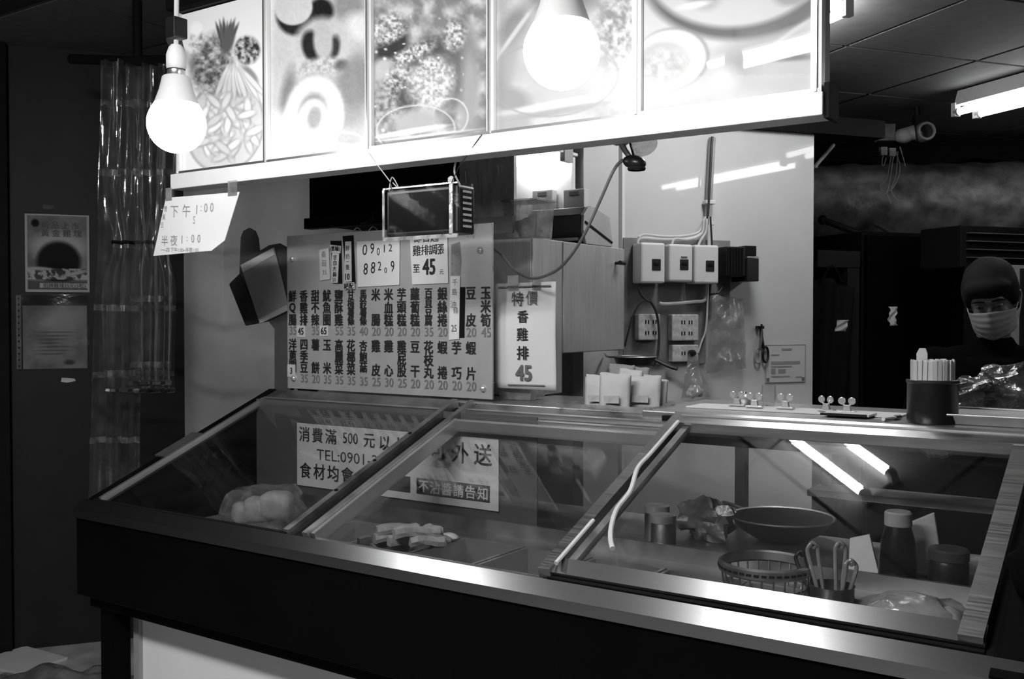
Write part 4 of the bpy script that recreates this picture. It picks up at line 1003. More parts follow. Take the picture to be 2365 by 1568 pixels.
# frying pan hanging
s, z = onw(1466, 842, .10)
t = wthing('hanging_pan', 'dark round pan with a handle hanging below the sockets', 'pan', s, z, .10)
MB().lathe([(0, .0), (.068, .0), (.078, .025), (.081, .03), (.075, .028), (.065, .006), (0, .006)], (0, .0, -.0), 32).build('bowl', black_plastic, t, smooth=True)
MB().lathe([(.078, .027), (.083, .03), (.080, .033), (.076, .03)], (0, 0, 0), 32).build('rim', steel_dull, t, smooth=True)
MB().tube([(.06, -.05, .02), (.10, -.09, -.005), (.12, -.11, -.012)], .008, 8, 3).build('handle', black_plastic, t, smooth=True)
MB().tube([(-.08, .0, .03), (-.095, .04, .03), (-.08, .09, .04)], .004, 8, 3).build('hanger', steel_dull, t, smooth=True)
# thin plastic bags on the wall
def sag_bag(name, label, quad, off, depth, seed, mat=bagmat):
    q = [np.array(onw(a, b, off)) for a, b in quad]
    base = (q[2] + q[3]) / 2
    t = wthing(name, label, 'bag', base[0], base[1], off, 'thin plastic bags hanging on the white wall')
    def fn(side):
        def f(a, b):
            p = (q[0] * (1 - a) + q[1] * a) * (1 - b) + (q[3] * (1 - a) + q[2] * a) * b - base
            bul = math.sin(math.pi * min(max(a, 0), 1)) * (.25 + .75 * b) * depth * (1 if b < .85 else (1 - b) / .15)
            n = mnoise.noise(Vector((a * 4 + seed, b * 5, side * 3))) * .022
            return (p[0] + n * .6, -bul * (1 if side else .15) + n * (1 if side else .3) - .004, p[1] + n * .4)
        return f
    MB().grid(18, 20, fn(1)).build('front_film', mat, t, smooth=True); MB().grid(12, 12, fn(0)).build('back_film', mat, t, smooth=True)
    return t
b_ = sag_bag('plastic_bag', 'empty thin plastic bag hanging right of the sockets', ((1645, 682), (1715, 690), (1722, 850), (1630, 862)), .05, .05, 3)
b_ = sag_bag('plastic_bag', 'small clear bag hanging from the lower socket plate', ((1590, 815), (1604, 815), (1640, 915), (1572, 920)), .06, .06, 8)
t = wthing('cling_film_lump', 'small crumpled bundle inside the clear bag under the sockets', 'bundle', onw(1606, 905, .09)[0], onw(1606, 905, .09)[1] - .01, .085)
MB().ell((0, 0, .012), (.035, .015, .022), 16, 10, None, .5, 6).build('bundle', paper_dim, t, smooth=True)
# scissors on a hook
s, z = onw(1757, 838, .015)
t = wthing('scissors', 'scissors with dark handles hanging on the white wall', 'scissors', s, z, .015)
def ringp(cx, cz, rx, rz, r, n=20): return [(cx + rx * math.cos(2 * math.pi * k / n), 0, cz + rz * math.sin(2 * math.pi * k / n)) for k in range(n + 1)]
MB().tube(ringp(.022, .034, .013, .032, 0), .005, 8).build('handle_loop', black_plastic, t, smooth=True)
MB().tube(ringp(-.016, .030, .013, .030, 0), .004, 8).build('handle_loop', grey_plastic, t, smooth=True)
MB().tube([(.012, 0, .06), (.004, 0, .09), (.0, 0, .12), (-.002, 0, .15)], [.006, .008, .006, .003], 8, 3).build('blade', black_plastic, t, smooth=True)
MB().tube([(-.008, -.004, .058), (-.002, -.004, .09), (.002, -.004, .14)], [.005, .007, .003], 8, 3).build('blade', steel_dull, t, smooth=True)
MB().box(-.02, .012, -.006, .01, .138, .15).tube([(-.004, -.01, .14), (-.004, -.01, .158)], .004, 8).build('hook', black_plastic, t)
# certificate
(s0, z1), (s1, z0) = onw(1768, 796, .003), onw(1860, 882, .003)
t = wthing('certificate', 'framed licence sheet on the white wall under the scissors', 'certificate', (s0 + s1) / 2, z0, .001)
w, h = s1 - s0, z1 - z0
MB().box(-w / 2, w / 2, -.002, 0, 0, h).build('sheet', M('certificate_paper', .64, .6, 0, .05, 10), t)
MB().box(-w / 2, w / 2, -.003, -.002, h - .003, h).box(-w / 2, w / 2, -.003, -.002, 0, .003).box(-w / 2, -w / 2 + .003, -.003, -.002, .003, h - .003).box(w / 2 - .003, w / 2, -.003, -.002, .003, h - .003).build('border', ink_mid, t)
for k, (x0, x1, z, hh) in enumerate(((-.02, .03, .87, .008), (-.07, -.03, .73, .005), (-.07, .07, .52, .012), (-.07, .03, .42, .006), (-.07, -.05, .3, .022), (-.035, .0, .3, .018), (-.07, .02, .16, .005), (.05, .08, .14, .005))):
    MB().box(x0, x1, -.003, -.002, h * z - hh / 2, h * z + hh / 2).build('print_line', ink_mid, t)
for e in (-1, 1): MB().box(e * (w / 2 - .012) - .006, e * (w / 2 - .012) + .006, -.004, -.002, .006, .02).build('corner_mark', ink_grey, t)

# ------------------------------------------------------------------ things on the serving board
bagcoords = ((1368, 944, .082, .085, .0), (1405, 948, .085, .092, .1), (1440, 944, .07, .10, -.1), (1472, 946, .095, .088, .05), (1502, 944, .06, .075, -.05), (1422, 930, .075, .105, .15), (1458, 930, .07, .098, -.12))
for k, (px, py, w, h, rz) in enumerate(bagcoords):
    c = onz(px, py, TOP)
    t = thing('paper_bag', 'folded pale paper bag, number %s in the row on the shelf' % ('one', 'two', 'three', 'four', 'five', 'six', 'seven')[k], 'paper bag', (c[0], c[1] + .035, TOP + .001), rz + .12, 'paper bags standing on the shelf')
    t['label'] = ('leftmost pale paper bag standing on the shelf', 'wide pale paper bag second from the left on the shelf', 'narrow pale paper bag in the middle of the row', 'widest pale paper bag right of the middle of the row', 'short pale paper bag at the right end of the row', 'tall grey paper bag tucked behind the wide pale bag', 'grey paper bag tucked behind the widest pale bag')[k]
    m_ = paper_dim if k < 5 else M('brown_paper', .30, .8, 0, .2, 14)
    for side in (-1, 1):
        def sleeve(a, b, side=side, k=k):
            n = mnoise.noise(Vector((a * 3 + k * 5, b * 3, side))) * .007
            bul = .012 * math.sin(math.pi * a) * (.35 + .65 * math.sin(math.pi * min(b * .8 + .1, 1)))
            return ((a - .5) * w * (1 + .05 * b), side * (bul + .003) + .010 * b + n * .6, h * b * (1 + (.05 * a if side < 0 else .09 - .06 * a)) + n * .5 * b)
        MB().grid(10, 10, sleeve).build('sleeve_side', m_, t, smooth=True, solid=.0008)
    MB().box(-w * .28, w * .22, -.0225, -.0205, .018, h * .42).build('print_patch', M('bag_print', .42, .8, 0, .3, 40), t)
t = thing('bag_tray', 'thin clear tray under the row of paper bags', 'tray', (-1.34, 2.44, TOP))
MB().box(-.13, .16, -.055, -.05, .0, .014).box(-.13, .16, .10, .105, .0, .014).box(-.13, -.125, -.05, .10, 0, .014).box(.155, .16, -.05, .10, 0, .014).build('rim', tubmat, t)
# white sheet and bulldog clips
o = MB().box(-.33, .22, -.05, .07, 0, .004).build('paper_sheets', paper, None, bevel=.001); o.location = (-.80, 2.56, TOP2 + .0005); o.rotation_euler = (0, 0, .03)
tag(o, 'thin stack of white order sheets on the serving board', 'paper')
def bulldog(px, py, label, rz=0.0):
    c = onz(px, py, TOP2)
    t = thing('bulldog_clip', label, 'clip', (c[0] + .0, max(c[1] + .03, 2.42), TOP2 + .006), rz, 'bulldog clips on the serving board')
    MB().box(-.022, .022, -.010, .010, 0, .005).build('jaw', steel_bright, t, bevel=.001)
    MB().prism([(-.010, .005), (.010, .005), (.007, .02), (-.007, .02)], -.005, .005).build('spring', steel_bright, t, bevel=.001)
    for e in (-1, 1):
        l_ = MB().tube([(e * .004, 0, .016), (e * .010, -.002, .024), (e * .012, -.002, .030)], [.0025, .003, .004], 8, 3).build('lever', steel_bright, t, smooth=True)
        MB().lathe([(.0, -.003), (.008, -.003), (.0095, 0), (.008, .003), (0, .003)], (e * .012, -.002, .030), 14, 'y').build('lever_eye', steel_bright, l_, smooth=True)
bulldog(1693, 944, 'shiny bulldog clip left of the small dome lid'); bulldog(1733, 948, 'shiny bulldog clip right of the small dome lid', .1); bulldog(1805, 951, 'shiny bulldog clip standing alone left of the wall corner'); bulldog(1900, 957, 'bulldog clip on the order pad just right of the wall corner', -.2); bulldog(1948, 961, 'bulldog clip second from the wall corner on the order pad', .15)
c = onz(1714, 938, TOP2)
t = thing('dome_lid', 'small dark dome lid between two bulldog clips', 'lid', (c[0], c[1] + .02, TOP2))
MB().lathe([(0, .0), (.030, 0), (.031, .006), (.026, .020), (.014, .030), (.005, .033), (.004, .04), (0, .041)], n=24).build('dome', steel_dull, t, smooth=True)
MB().lathe([(.031, .0), (.034, .002), (.031, .004)], n=24).build('rim', steel_bright, t, smooth=True)
c = onz(1766, 942, TOP2)
t = thing('glass_tumbler', 'small clear glass tumbler behind the bulldog clips', 'glass', (c[0], c[1] + .03, TOP2))
MB().lathe([(0, .002), (.016, .002), (.02, .03), (.019, .06), (.017, .06), (.018, .03), (.014, .005), (0, .005)], n=20).build('tumbler', clear('tumbler_glass', .97, .03, .01, .7, .03), t, smooth=True)
c = onz(1945, 966, TOP2)
t = thing('order_pad', 'dark edged order pad lying by the wall corner', 'pad', (c[0], max(c[1] + .03, 2.43), TOP2 + .0046), .02)
MB().box(-.055, .06, -.02, .06, 0, .005).build('sheets', paper, t)
MB().box(-.055, .055, -.026, -.018, 0, .006).build('binding', darker, t)
c0, c1 = onz(2040, 968, TOP2 + .006), onz(2078, 963, TOP2 + .006)
t = thing('pen', 'white pen with a black cap on the serving board', 'pen', tuple(c0))
d_ = c1 - c0
MB().tube([(0, 0, 0), tuple(d_ * .7)], .005, 8).build('barrel', white_plastic, t, smooth=True); MB().tube([tuple(d_ * .7), tuple(d_)], .0062, 8).build('cap', black_plastic, t, smooth=True)
# chopstick holder
c = onz(2149, 978, TOP2)
t = thing('chopstick_holder', 'black round holder full of paper wrapped chopsticks', 'holder', (c[0], c[1] + .02, TOP2 + .0005))
CX, CY = c[0], c[1] + .02
MB().lathe([(0, 0), (.054, 0), (.056, .004), (.056, .098), (.057, .10), (.053, .10), (.052, .006), (0, .006)], n=36).build('cup', black_plastic, t, smooth=True)
MB().lathe([(.0562, .092), (.0582, .094), (.0582, .10), (.0562, .101)], n=36).build('rim_band', M('holder_rim', .06, .3, .5), t, smooth=True)
ch0 = None; k = 0
for ringr, cnt in ((.046, 26), (.033, 18), (.018, 10)):
    for i in range(cnt):
        a = 2 * math.pi * i / cnt + ringr * 30
        if ch0 is None:
            ch0 = thing('wrapped_chopsticks', 'thin paper wrapped chopsticks standing in the black holder', 'chopsticks', (0, 0, 0), 0, 'wrapped chopsticks in the black holder')
            MB().box(-.0052, .0052, -.0016, .0016, 0, .137).build('sleeve', paper_dim, ch0); o = ch0
            MB().box(-.0035, .0035, -.0012, .0012, .137, .139).build('stick_ends', food_light, ch0)
        else: o = copy_thing(ch0, (0, 0, 0), 0, ch0['label'])
        o.location = (CX + ringr * math.cos(a), CY + ringr * math.sin(a), TOP2 + .008 + random.uniform(-.0015, .0015)); o.rotation_euler = (random.uniform(-.02, .02), random.uniform(-.02, .02), a + math.pi / 2)
c = onz(2122, 866, TOP2 + .15)
t = thing('spoon', 'pale flat spoon handle sticking up out of the holder', 'spoon', (CX - .028, CY + .02, TOP2 + .01))
MB().prism([(-.011, 0), (.011, 0), (.0125, .15), (.008, .163), (-.006, .163), (-.0125, .15)], -.002, .002).build('handle', paper_dim, t, bevel=.001)
# shallow tray and heap of plastic at the right
c = onz(2300, 985, TOP2)
t = thing('shallow_tray', 'shallow grey steel tray at the right end of the serving board', 'tray', (c[0] + .03, c[1] + .04, TOP2 + .0005))
MB().hexa([(-.12, -.05, 0), (.2, -.05, 0), (.2, .12, 0), (-.12, .12, 0), (-.135, -.062, .022), (.215, -.062, .022), (.215, .135, .022), (-.135, .135, .022)]).build('tray', steel_dull, t, bevel=.002)
MB().box(-.15, .23, -.075, -.06, .021, .026).box(-.15, .23, .133, .148, .021, .026).box(-.15, -.134, -.06, .133, .021, .026).build('rim', steel_dull, t, bevel=.002)
for k, (px, py, sx, sz, sd, lab) in enumerate(((2330, 905, .10, .055, 3.0, 'large heap of crumpled plastic bags beside the worker'), (2245, 918, .07, .035, 7.0, 'small crumpled plastic bag right of the chopstick holder'))):
    c = at(px, py, 2.72)
    o = MB().ell((0, 0, 0), (sx, .06, sz), 26, 16, Matrix.Rotation(-.35, 3, 'Y'), .7, sd, .9).build('crumpled_plastic', clear('crumpled_film_%d' % k, .35, .18, .18, .4, .12, 30, .8), None, smooth=True)
    o.location = (c[0], c[1], TOP2 + sz + .0 + .01 * k); tag(o, lab, 'plastic bag')

# ------------------------------------------------------------------ left: dark wall posters, rolled plastic curtain, rail
def onl(px, py, off=0.0):
    q = onp(px, py, WALL_L - B2 * off, B2); return (q - WALL_L) @ B1, q[2]
def lthing(name, label, cat, s, z, off=.002, group=None):
    q = WALL_L + B1 * s - B2 * off; return thing(name, label, cat, (q[0], q[1], z), ROTB, group)
(s0, z1), (s1, z0) = onl(57, 493), onl(207, 675)
w, h = s1 - s0, z1 - z0
t = lthing('food_poster', 'dim food poster with a dark dish on the left wall', 'poster', (s0 + s1) / 2, z0)
PP = printed('dim_poster_print', 0, .5, .3)
def poster_print(w, h, fn, parent, name='sheet', nx=70, nz=84):
    X, Y = np.meshgrid(np.linspace(0, 100, nx + 1), np.linspace(0, 120, nz + 1)); p = Paint(X, Y, .5); fn(p)
    mb = MB().grid(nx, nz, lambda a, b: (-w / 2 + w * a, -.001, h * (1 - b)))
    o = mb.build(name, PP, parent)
    col = np.ones((p.I.size, 4), np.float32); col[:, 0] = col[:, 1] = col[:, 2] = (np.clip(p.I, 0, 1) ** 2.2).ravel()
    o.data.color_attributes.new('print', 'FLOAT_COLOR', 'POINT').data.foreach_set('color', col.ravel())
    return o
def pic_poster(p):
    p.I[:] = .42; p.tex(np.ones_like(p.I), 20, .36, .46, 70)
    p.e(16, 14, 6, 6, .08, 0, .2)
    p.e(52, 50, 44, 22, .60, 0, .3); p.e(52, 72, 34, 30, .10, .05, .12); p.e(52, 90, 32, 14, .08, 0, .2)
    p.tex((np.abs(p.Y - 92) < 9) * .9, 6, .25, .65, 71, .5); p.bar(0, 84, 40, 84, 5, .60, .4); p.bar(55, 96, 98, 86, 6, .6, .4)
    p.I[(p.Y > 103)] = .30; m = (p.Y > 107) & (p.Y < 114) & (p.X > 22) & (p.X < 96); p.I[m] = .62
    b = (p.X < 3) | (p.X > 97) | (p.Y < 2) | (p.Y > 117); p.I[b] = .62
poster_print(w, h, pic_poster, t)
lettering([('招牌雞塊25元(5粒)', .028, h * .078, .022, .014, 1.0)], 'price_line', ink, t, (0, -.002, 0))
lettering([(ch, -.05 + .042 * i, h * .86, .034, .02) for i, ch in enumerate('新品上市')] + [(ch, -.05 + .045 * i, h * .76, .036, .02) for i, ch in enumerate('黃金雞塊')], 'heading', M('faded_poster_ink', .06, .7), t, (0, -.002, 0))
(s0, z1), (s1, z0) = onl(52, 682), onl(202, 850)
w, h = s1 - s0, z1 - z0
t = lthing('paper_in_sleeve', 'pale printed paper in a clear sleeve below the food poster', 'paper', (s0 + s1) / 2, z0)
def pic_sleeve(p):
    p.I[:] = .46; p.tex(np.ones_like(p.I), 30, .40, .54, 80); p.I[p.Y < 16] = .14
    p.e(60, 40, 40, 20, .60, -.2, .6)
    for k in range(7): p.bar(22, 60 + k * 6, 80 - (k * 7) % 25, 60 + k * 6, 2.0, .34, .4)
    p.e(72, 110, 8, 4, .25, 0, .4)
poster_print(w, h, pic_sleeve, t)
MB().grid(10, 12, lambda a, b: (-w / 2 - .02 + (w + .03) * a, -.006 - .004 * math.sin(a * 9 + b * 7), h * (1.02 - 1.04 * b))).build('clear_sleeve', clear('sleeve_film', .9, .12, .03, .5, .08, 12, .4), t, smooth=True)
MB().box(-w / 2 - .026, -w / 2 - .006, -.003, 0, 0, h).build('binding_strip', M('binding_strip', .06, .5), t)
for k in range(12): MB().box(-w / 2 - .019, -w / 2 - .013, -.0035, -.003, h * (k + .5) / 12 - .004, h * (k + .5) / 12 + .004).build('hole', black_matte, t)
for k, (px, py, w, lab) in enumerate(((112, 478, .05, 'torn tape scrap above the food poster'), (158, 877, .062, 'torn pale tape scrap below the sleeved paper'))):
    s, z = onl(px, py)
    o = MB().prism([(-w / 2, -.008), (-w * .1, -.013), (w / 2, -.006), (w * .42, .005), (0, .008), (-w * .45, .010)], -.002, 0).build('tape_scrap', paper_dim if k else card, None)
    q = WALL_L + B1 * s - B2 * .002; o.location = (q[0], q[1], z); o.rotation_euler = (0, 0, ROTB); tag(o, lab, 'tape')

def curtain(name, label, x_top, x_bot, y_top, y_bot, d, pleats, amp, seed, pinch, bands, ytie=None):
    base = at((x_bot[0] + x_bot[1]) / 2, y_bot, d)
    t = thing(name, label, 'plastic curtain', tuple(base), 0, 'rolled clear plastic curtains')
    axis = np.array([-_s, _c, 0])
    def f(a, b, out=0.0):
        py = y_top + (y_bot - y_top) * b
        xl = x_top[0] + (x_bot[0] - x_top[0]) * b; xr = x_top[1] + (x_bot[1] - x_top[1]) * b
        if ytie: k = math.exp(-((py - ytie) / 60.0) ** 2) * pinch; m_ = (xl + xr) / 2; xl += (m_ - xl) * k; xr += (m_ - xr) * k
        p = at(xl + (xr - xl) * a, py, d)
        w = amp * (math.sin(a * math.pi * 2 * pleats + seed + .5 * math.sin(b * 4 + seed)) + .45 * math.sin(a * math.pi * 2 * pleats * 2.3 + 2 * seed + b * 2.0)) + .012 * mnoise.noise(Vector((a * 9, b * 7, seed)))
        p = p + axis * (w - out)
        return tuple(p)
    MB().grid(pleats * 16, 40, f).build('sheet', pvc, t, world=True, smooth=True)
    for yb in bands:
        b = (yb - y_top) / (y_bot - y_top); e = 7.0 / (y_bot - y_top)
        MB().grid(pleats * 14, 1, lambda a, c: f(a, b - e + 2 * e * c, .003)).build('weld_band', BAND, t, world=True, smooth=True)
    return t, f
BAND = clear('weld_band_film', .55, .2, .35, .6, .1, 20)
t, f = curtain('rolled_curtain', 'clear plastic curtain bundle hanging beside the grey wall', (226, 412), (238, 398), 140, 905, 3.86, 5, .022, 1.2, .30, (238, 398, 566, 712, 862), 560)
pts = [f(a, (560 - 140) / 765., .012) for a in np.linspace(0, 1, 40)]
MB().tube(pts, .006, 6).build('tie_cord', black_matte, t, world=True, smooth=True)
pts = [f(a, .995, .004) for a in np.linspace(0, 1, 40)]
MB().tube(pts, .010, 6).build('hem_bar', M('dark_hem', .05, .35), t, world=True, smooth=True)
t, f = curtain('rolled_curtain', 'longer clear plastic curtain reaching down behind the case end', (232, 330), (203, 322), 150, 1230, 4.05, 3, .02, 3.4, .1, (240, 400, 710, 866, 1016), 560)
t, f = curtain('rolled_curtain', 'short clear plastic roll hanging nearest the opening hours sheet', (300, 420), (310, 400), 150, 895, 3.72, 3, .03, 5.1, .25, (400, 690, 842), 560)
pts = [f(a, .985, .004) for a in np.linspace(0, 1, 30)]
MB().tube(pts, .011, 6).build('hem_bar', M('dark_hem2', .04, .35), t, world=True, smooth=True)
a, b = at(165, 136, 4.05), at(402, 92, 2.62)
t = thing('curtain_rail', 'dark rail carrying the plastic curtains up to the left bulb', 'rail', tuple((a + b) / 2))
MB().tube([tuple(a), tuple(at(300, 141, 3.86)), tuple(at(400, 138, 3.74)), tuple(at(415, 130, 3.4)), tuple(b)], .02, 10).build('rail', darker, t, world=True, smooth=True)
m_ = at(318, 138, 3.84)
MB().tube([tuple(m_), (m_[0], m_[1], 2.715)], .018, 10).build('hanger', black_matte, t, world=True, smooth=True)
for k in range(7):
    q = at(200 + k * 33, 139, 4.02 - k * .045); MB().lathe([(.021, -.004), (.026, 0), (.021, .004)], (q[0], q[1], q[2] - .006), 12).build('ring', black_matte, t, world=True, smooth=True)
# crumpled plastic and board on the floor at far left
c = onz(140, 1560, 0)
o = MB().grid(26, 20, lambda a, b: (a * .7 - .25, b * .5 - .45, .004 + max(0, .07 * math.sin(math.pi * a) * math.sin(math.pi * b) + .05 * mnoise.noise(Vector((a * 5, b * 5, 1)))))).build('crumpled_sheet', clear('floor_film', .5, .2, .5, .55, .1, 8, .5), None, smooth=True)
o.location = (c[0], c[1], 0); o.rotation_euler = (0, 0, .4); tag(o, 'crumpled plastic sheet on the floor by the dark wall', 'plastic sheet')
c = onz(60, 1530, 0)
o = MB().prism([(-.16, -.16), (.14, -.10), (.12, .12), (-.18, .10)], 0, .012, 'xy').build('loose_board', white_plastic, None); o.location = (c[0], c[1], .001)
tag(o, 'pale loose board lying on the floor at the far left', 'board')

# ------------------------------------------------------------------ back room at right
def bthing(name, label, cat, px, py, d, group=None):
    return thing(name, label, cat, tuple(at(px, py, d)), ROTB, group)
# foil wrapped duct
a, b = at(1780, 470, 5.6), at(2560, 462, 5.35)
t = thing('foil_duct', 'crumpled foil covered duct along the back room', 'duct', tuple((a + b) / 2))
def duct(i, j):
    p = a + (b - a) * i; an = math.pi * 2 * j; d_ = (b - a) / np.linalg.norm(b - a); nn = np.array([-d_[1], d_[0], 0])
    r = .19 * (1 + .10 * mnoise.noise(Vector((i * 14, math.cos(an) * 2, math.sin(an) * 2))))
    return tuple(p + nn * r * math.cos(an) + np.array([0, 0, r * 1.1 * math.sin(an)]))
MB().grid(70, 26, duct).build('duct', foil, t, world=True, smooth=True)
for k in (.12, .38, .64): MB().lathe([(.196, -.012), (.2, 0), (.196, .012)], (0, 0, 0), 24, 'y').build('strap', darker, t).location = tuple((a + (b - a) * k) - world_loc(t))
# thin pipes in front of the duct
P0, P1 = at(1900, 508, 5.1), at(2000, 545, 5.0)
t = thing('thin_pipe', 'thin pipe slanting below the foil duct', 'pipe', tuple(P0)); MB().tube([(0, 0, 0), tuple(P1 - P0)], .016, 8).ell((0, 0, 0), (.025, .025, .025), 10, 7).build('pipe', dark_paint, t, smooth=True)
P0, P1 = at(2025, 518, 5.1), at(2075, 545, 5.0)
t = thing('thin_pipe', 'short pale pipe slanting under the duct\'s middle', 'pipe', tuple(P0)); MB().tube([(0, 0, 0), tuple(P1 - P0)], .014, 8).lathe([(.018, -.006), (.018, .006)], n=10).build('pipe', card, t, smooth=True)
P0, P1 = at(1882, 385, 4.3), at(1925, 335, 4.5)
t = thing('thin_pipe', 'thin conduit slanting up from the wall corner to the beam', 'pipe', tuple(P0)); MB().tube([(0, 0, 0), tuple(P1 - P0)], .008, 8).lathe([(.012, -.006), (.012, .006)], n=10).build('pipe', grey_plastic, t, smooth=True)
P0 = at(1925, 290, 4.4)
t = thing('cut_cable_end', 'short cut cable end dangling from the beam', 'cable', tuple(P0)); MB().tube([(0, 0, 0), tuple(at(1938, 312, 4.4) - P0), tuple(at(1957, 322, 4.4) - P0)], .007, 8, 4).build('cable', card, t, smooth=True)
# tall black fridge, door post, louvred unit
t = bthing('tall_fridge', 'tall black cabinet standing in the back room', 'fridge', 2094, 1150, 4.9)
z0 = 0.0; base = world_loc(t); t.location.z = 0
MB().box(-.28, .26, 0, .6, .05, 1.92).build('body', black_matte, t, bevel=.01)
MB().box(-.27, .25, -.03, 0, .10, 1.90).build('door', black_panel, t, bevel=.006)
MB().tube([(.2, -.05, .9), (.2, -.05, 1.3)], .012, 8).build('handle', black_plastic, t, smooth=True)
t = bthing('door_post', 'dim grey post left of the tall black cabinet', 'post', 1968, 1150, 4.75); t.location.z = 0
MB().box(-.035, .035, 0, .06, 0, 1.74).build('post', dark_paint, t, bevel=.003); MB().box(-.21, .035, -.004, .06, 1.74, 1.82).build('lintel', dark_paint, t, bevel=.003)
t = bthing('louvred_unit', 'black louvred unit above the masked worker', 'air conditioner', 2330, 575, 4.55)
MB().box(-.28, .45, 0, .25, -.09, .10).build('housing', black_matte, t, bevel=.006)
for k in range(5): MB().box(-.25, .45, -.02, .0, -.082 + k * .0365, -.078 + k * .0365).build('louvre', M('louvre_edge', .10, .4), t)
t = bthing('grey_locker', 'grey locker panel behind the masked worker', 'locker', 2330, 740, 4.4); 
MB().box(-.205, .45, 0, .04, -.12, .245).build('panel', M('locker_grey', .30, .5, 0, .05, 8), t, bevel=.003)
MB().box(-.215, -.195, -.012, .04, -.12, .245).build('edge', darker, t); MB().box(.06, .45, -.01, .0, -.12, .23).build('inner_panel', dark_paint, t)
# hanging things in the doorway
t = bthing('hanging_apron', 'dark apron hanging in the doorway by the wall corner', 'apron', 1920, 860, 4.65)
def apron(a, b): return (-.10 + .22 * a, .02 * math.sin(a * 12 + b * 3), .42 - .58 * b + .02 * math.sin(a * 5))
MB().grid(20, 16, apron).build('cloth', black_matte, t, smooth=True, solid=.004); MB().tube([(-.06, 0, .42), (.0, 0, .50), (.06, 0, .42)], .004, 6, 4).build('strap', black_matte, t)
for k, (px, py, w, h, lab) in enumerate(((1941, 752, .05, .05, 'small white paper tag hanging in the doorway'), (2062, 730, .04, .085, 'twisted white tissue stuck on the tall black cabinet'))):
    c = at(px, py, 4.5)
    def tw(a, b): return ((-.5 + a) * w * (1 if k == 0 else (1 - .35 * math.sin(b * 9) ** 2)) + (.012 * (1 - b) if k == 0 else .006 * math.sin(b * 8)), .006 * math.sin(a * 6 + b * 9), h * (.5 - b))
    o = MB().grid(8, 12, tw).build('paper_scrap', paper_dim, None, smooth=True, solid=.002); o.location = c; o.rotation_euler = (0, 0, YAW); tag(o, lab, 'paper')
# security camera with junction boxes and looping wires
c = at(2128, 300, 4.7)
t = thing('security_camera', 'round security camera with dangling wires under the back ceiling', 'camera', tuple(c), YAW)
MB().tube([(-.08, .02, -.02), (-.03, .0, -.012)], [.03, .036], 14).build('body', grey_plastic, t, smooth=True)
R_ = Matrix.Rotation(0, 3, 'X')
MB().lathe([(.042, .06), (.046, .0), (.042, -.012), (.032, -.012), (.031, -.004), (.031, .04)], (.022, 0, -.006), 24, 'y').build('hood_ring', M('camera_grey', .26, .5, 0, .3, 30), t, smooth=True)
MB().lathe([(0, .0), (.031, .0), (.031, .03), (0, .03)], (.022, 0, -.006), 20, 'y').build('lens', M('lens_black', .006, .1), t, smooth=True)
MB().ell((-.08, .01, -.025), (.045, .04, .035), 14, 9, None, .15, 2).build('swivel', grey_plastic, t, smooth=True)
MB().box(-.20, -.12, 0, .06, -.05, .03).build('junction_box', M('dusty_box', .12, .7, 0, .4, 30), t, bevel=.004)
for k, (x, z) in enumerate(((-.175, -.09), (-.135, -.095))): MB().box(x - .018, x + .014, -.01, .02, z - .03, z + .01).build('connector', M('dusty_plug%d' % k, .2, .6), t, bevel=.003)
MB().box(-.02, .03, .02, .06, .03, .075).build('mount', dark_paint, t)
MB().tube([(-.0, .04, .04), (-.02, .04, .25)], .015, 8).build('ceiling_stem', dark_paint, t)
for pl_ in (((-.18, -.12), (-.185, -.16), (-.175, -.165), (-.165, -.13)), ((-.14, -.11), (-.16, -.22), (-.19, -.26), (-.18, -.285), (-.14, -.28), (-.11, -.23), (-.10, -.17), (-.12, -.10)), ((-.11, -.10), (-.12, -.22), (-.14, -.28), (-.12, -.32), (-.09, -.335)), ((-.13, -.12), (-.15, -.26), (-.16, -.30), (-.14, -.345)), ((-.10, -.08), (-.085, -.13), (-.075, -.17))):
    MB().tube([(x, 0, z) for x, z in pl_], .0028, 6, 5).build('wire', M('dusty_wire', .2, .7), t, smooth=True)

# ------------------------------------------------------------------ the masked worker
HD = 3.42
hc = at(2290, 690, HD)
face_yaw = YAW - .58      # the face turns a little to the viewer's left
pt = thing('person', 'masked worker in a black shirt looking down behind the counter', 'person', (hc[0], hc[1], 0), face_yaw)
hz = hc[2]
def remeshed(mb, name, mat, parent, vox, inflate=0):
    me = mb.mesh(name); o = bpy.data.objects.new(name, me); COL.objects.link(o)
    r = o.modifiers.new('skin', 'REMESH'); r.mode = 'VOXEL'; r.voxel_size = vox; r.use_smooth_shade = True
    s_ = o.modifiers.new('smooth', 'SMOOTH'); s_.factor = .6; s_.iterations = 6
    dg = bpy.context.evaluated_depsgraph_get(); m2 = bpy.data.meshes.new_from_object(o.evaluated_get(dg))
    m2.name = name; m2.materials.clear(); m2.materials.append(mat)
    bpy.data.objects.remove(o); bpy.data.meshes.remove(me)
    m2.polygons.foreach_set('use_smooth', [True] * len(m2.polygons))
    k = bpy.data.objects.new(name, m2); COL.objects.link(k); k.parent = parent
    return k
RX = Matrix.Rotation(-.12, 3, 'Y') @ Matrix.Rotation(.36, 3, 'X')                      # head nods forward (the face is local -y)
def hp_(x, y, z): p = RX @ Vector((x, y, z)); return (p.x, p.y, p.z + hz)
body = MB()
body.ell(hp_(0, .012, .02), (.076, .095, .108), 24, 16, RX)       # skull
body.ell(hp_(0, -.018, -.045), (.062, .066, .078), 20, 14, RX)    # face and jaw
body.ell(hp_(0, -.052, -.092), (.03, .026, .022), 14, 10, RX)     # chin
body.ell(hp_(0, -.088, -.022), (.011, .017, .024), 12, 8, RX)     # nose
body.ell(hp_(0, -.078, .018), (.055, .014, .011), 14, 8, RX)      # brow
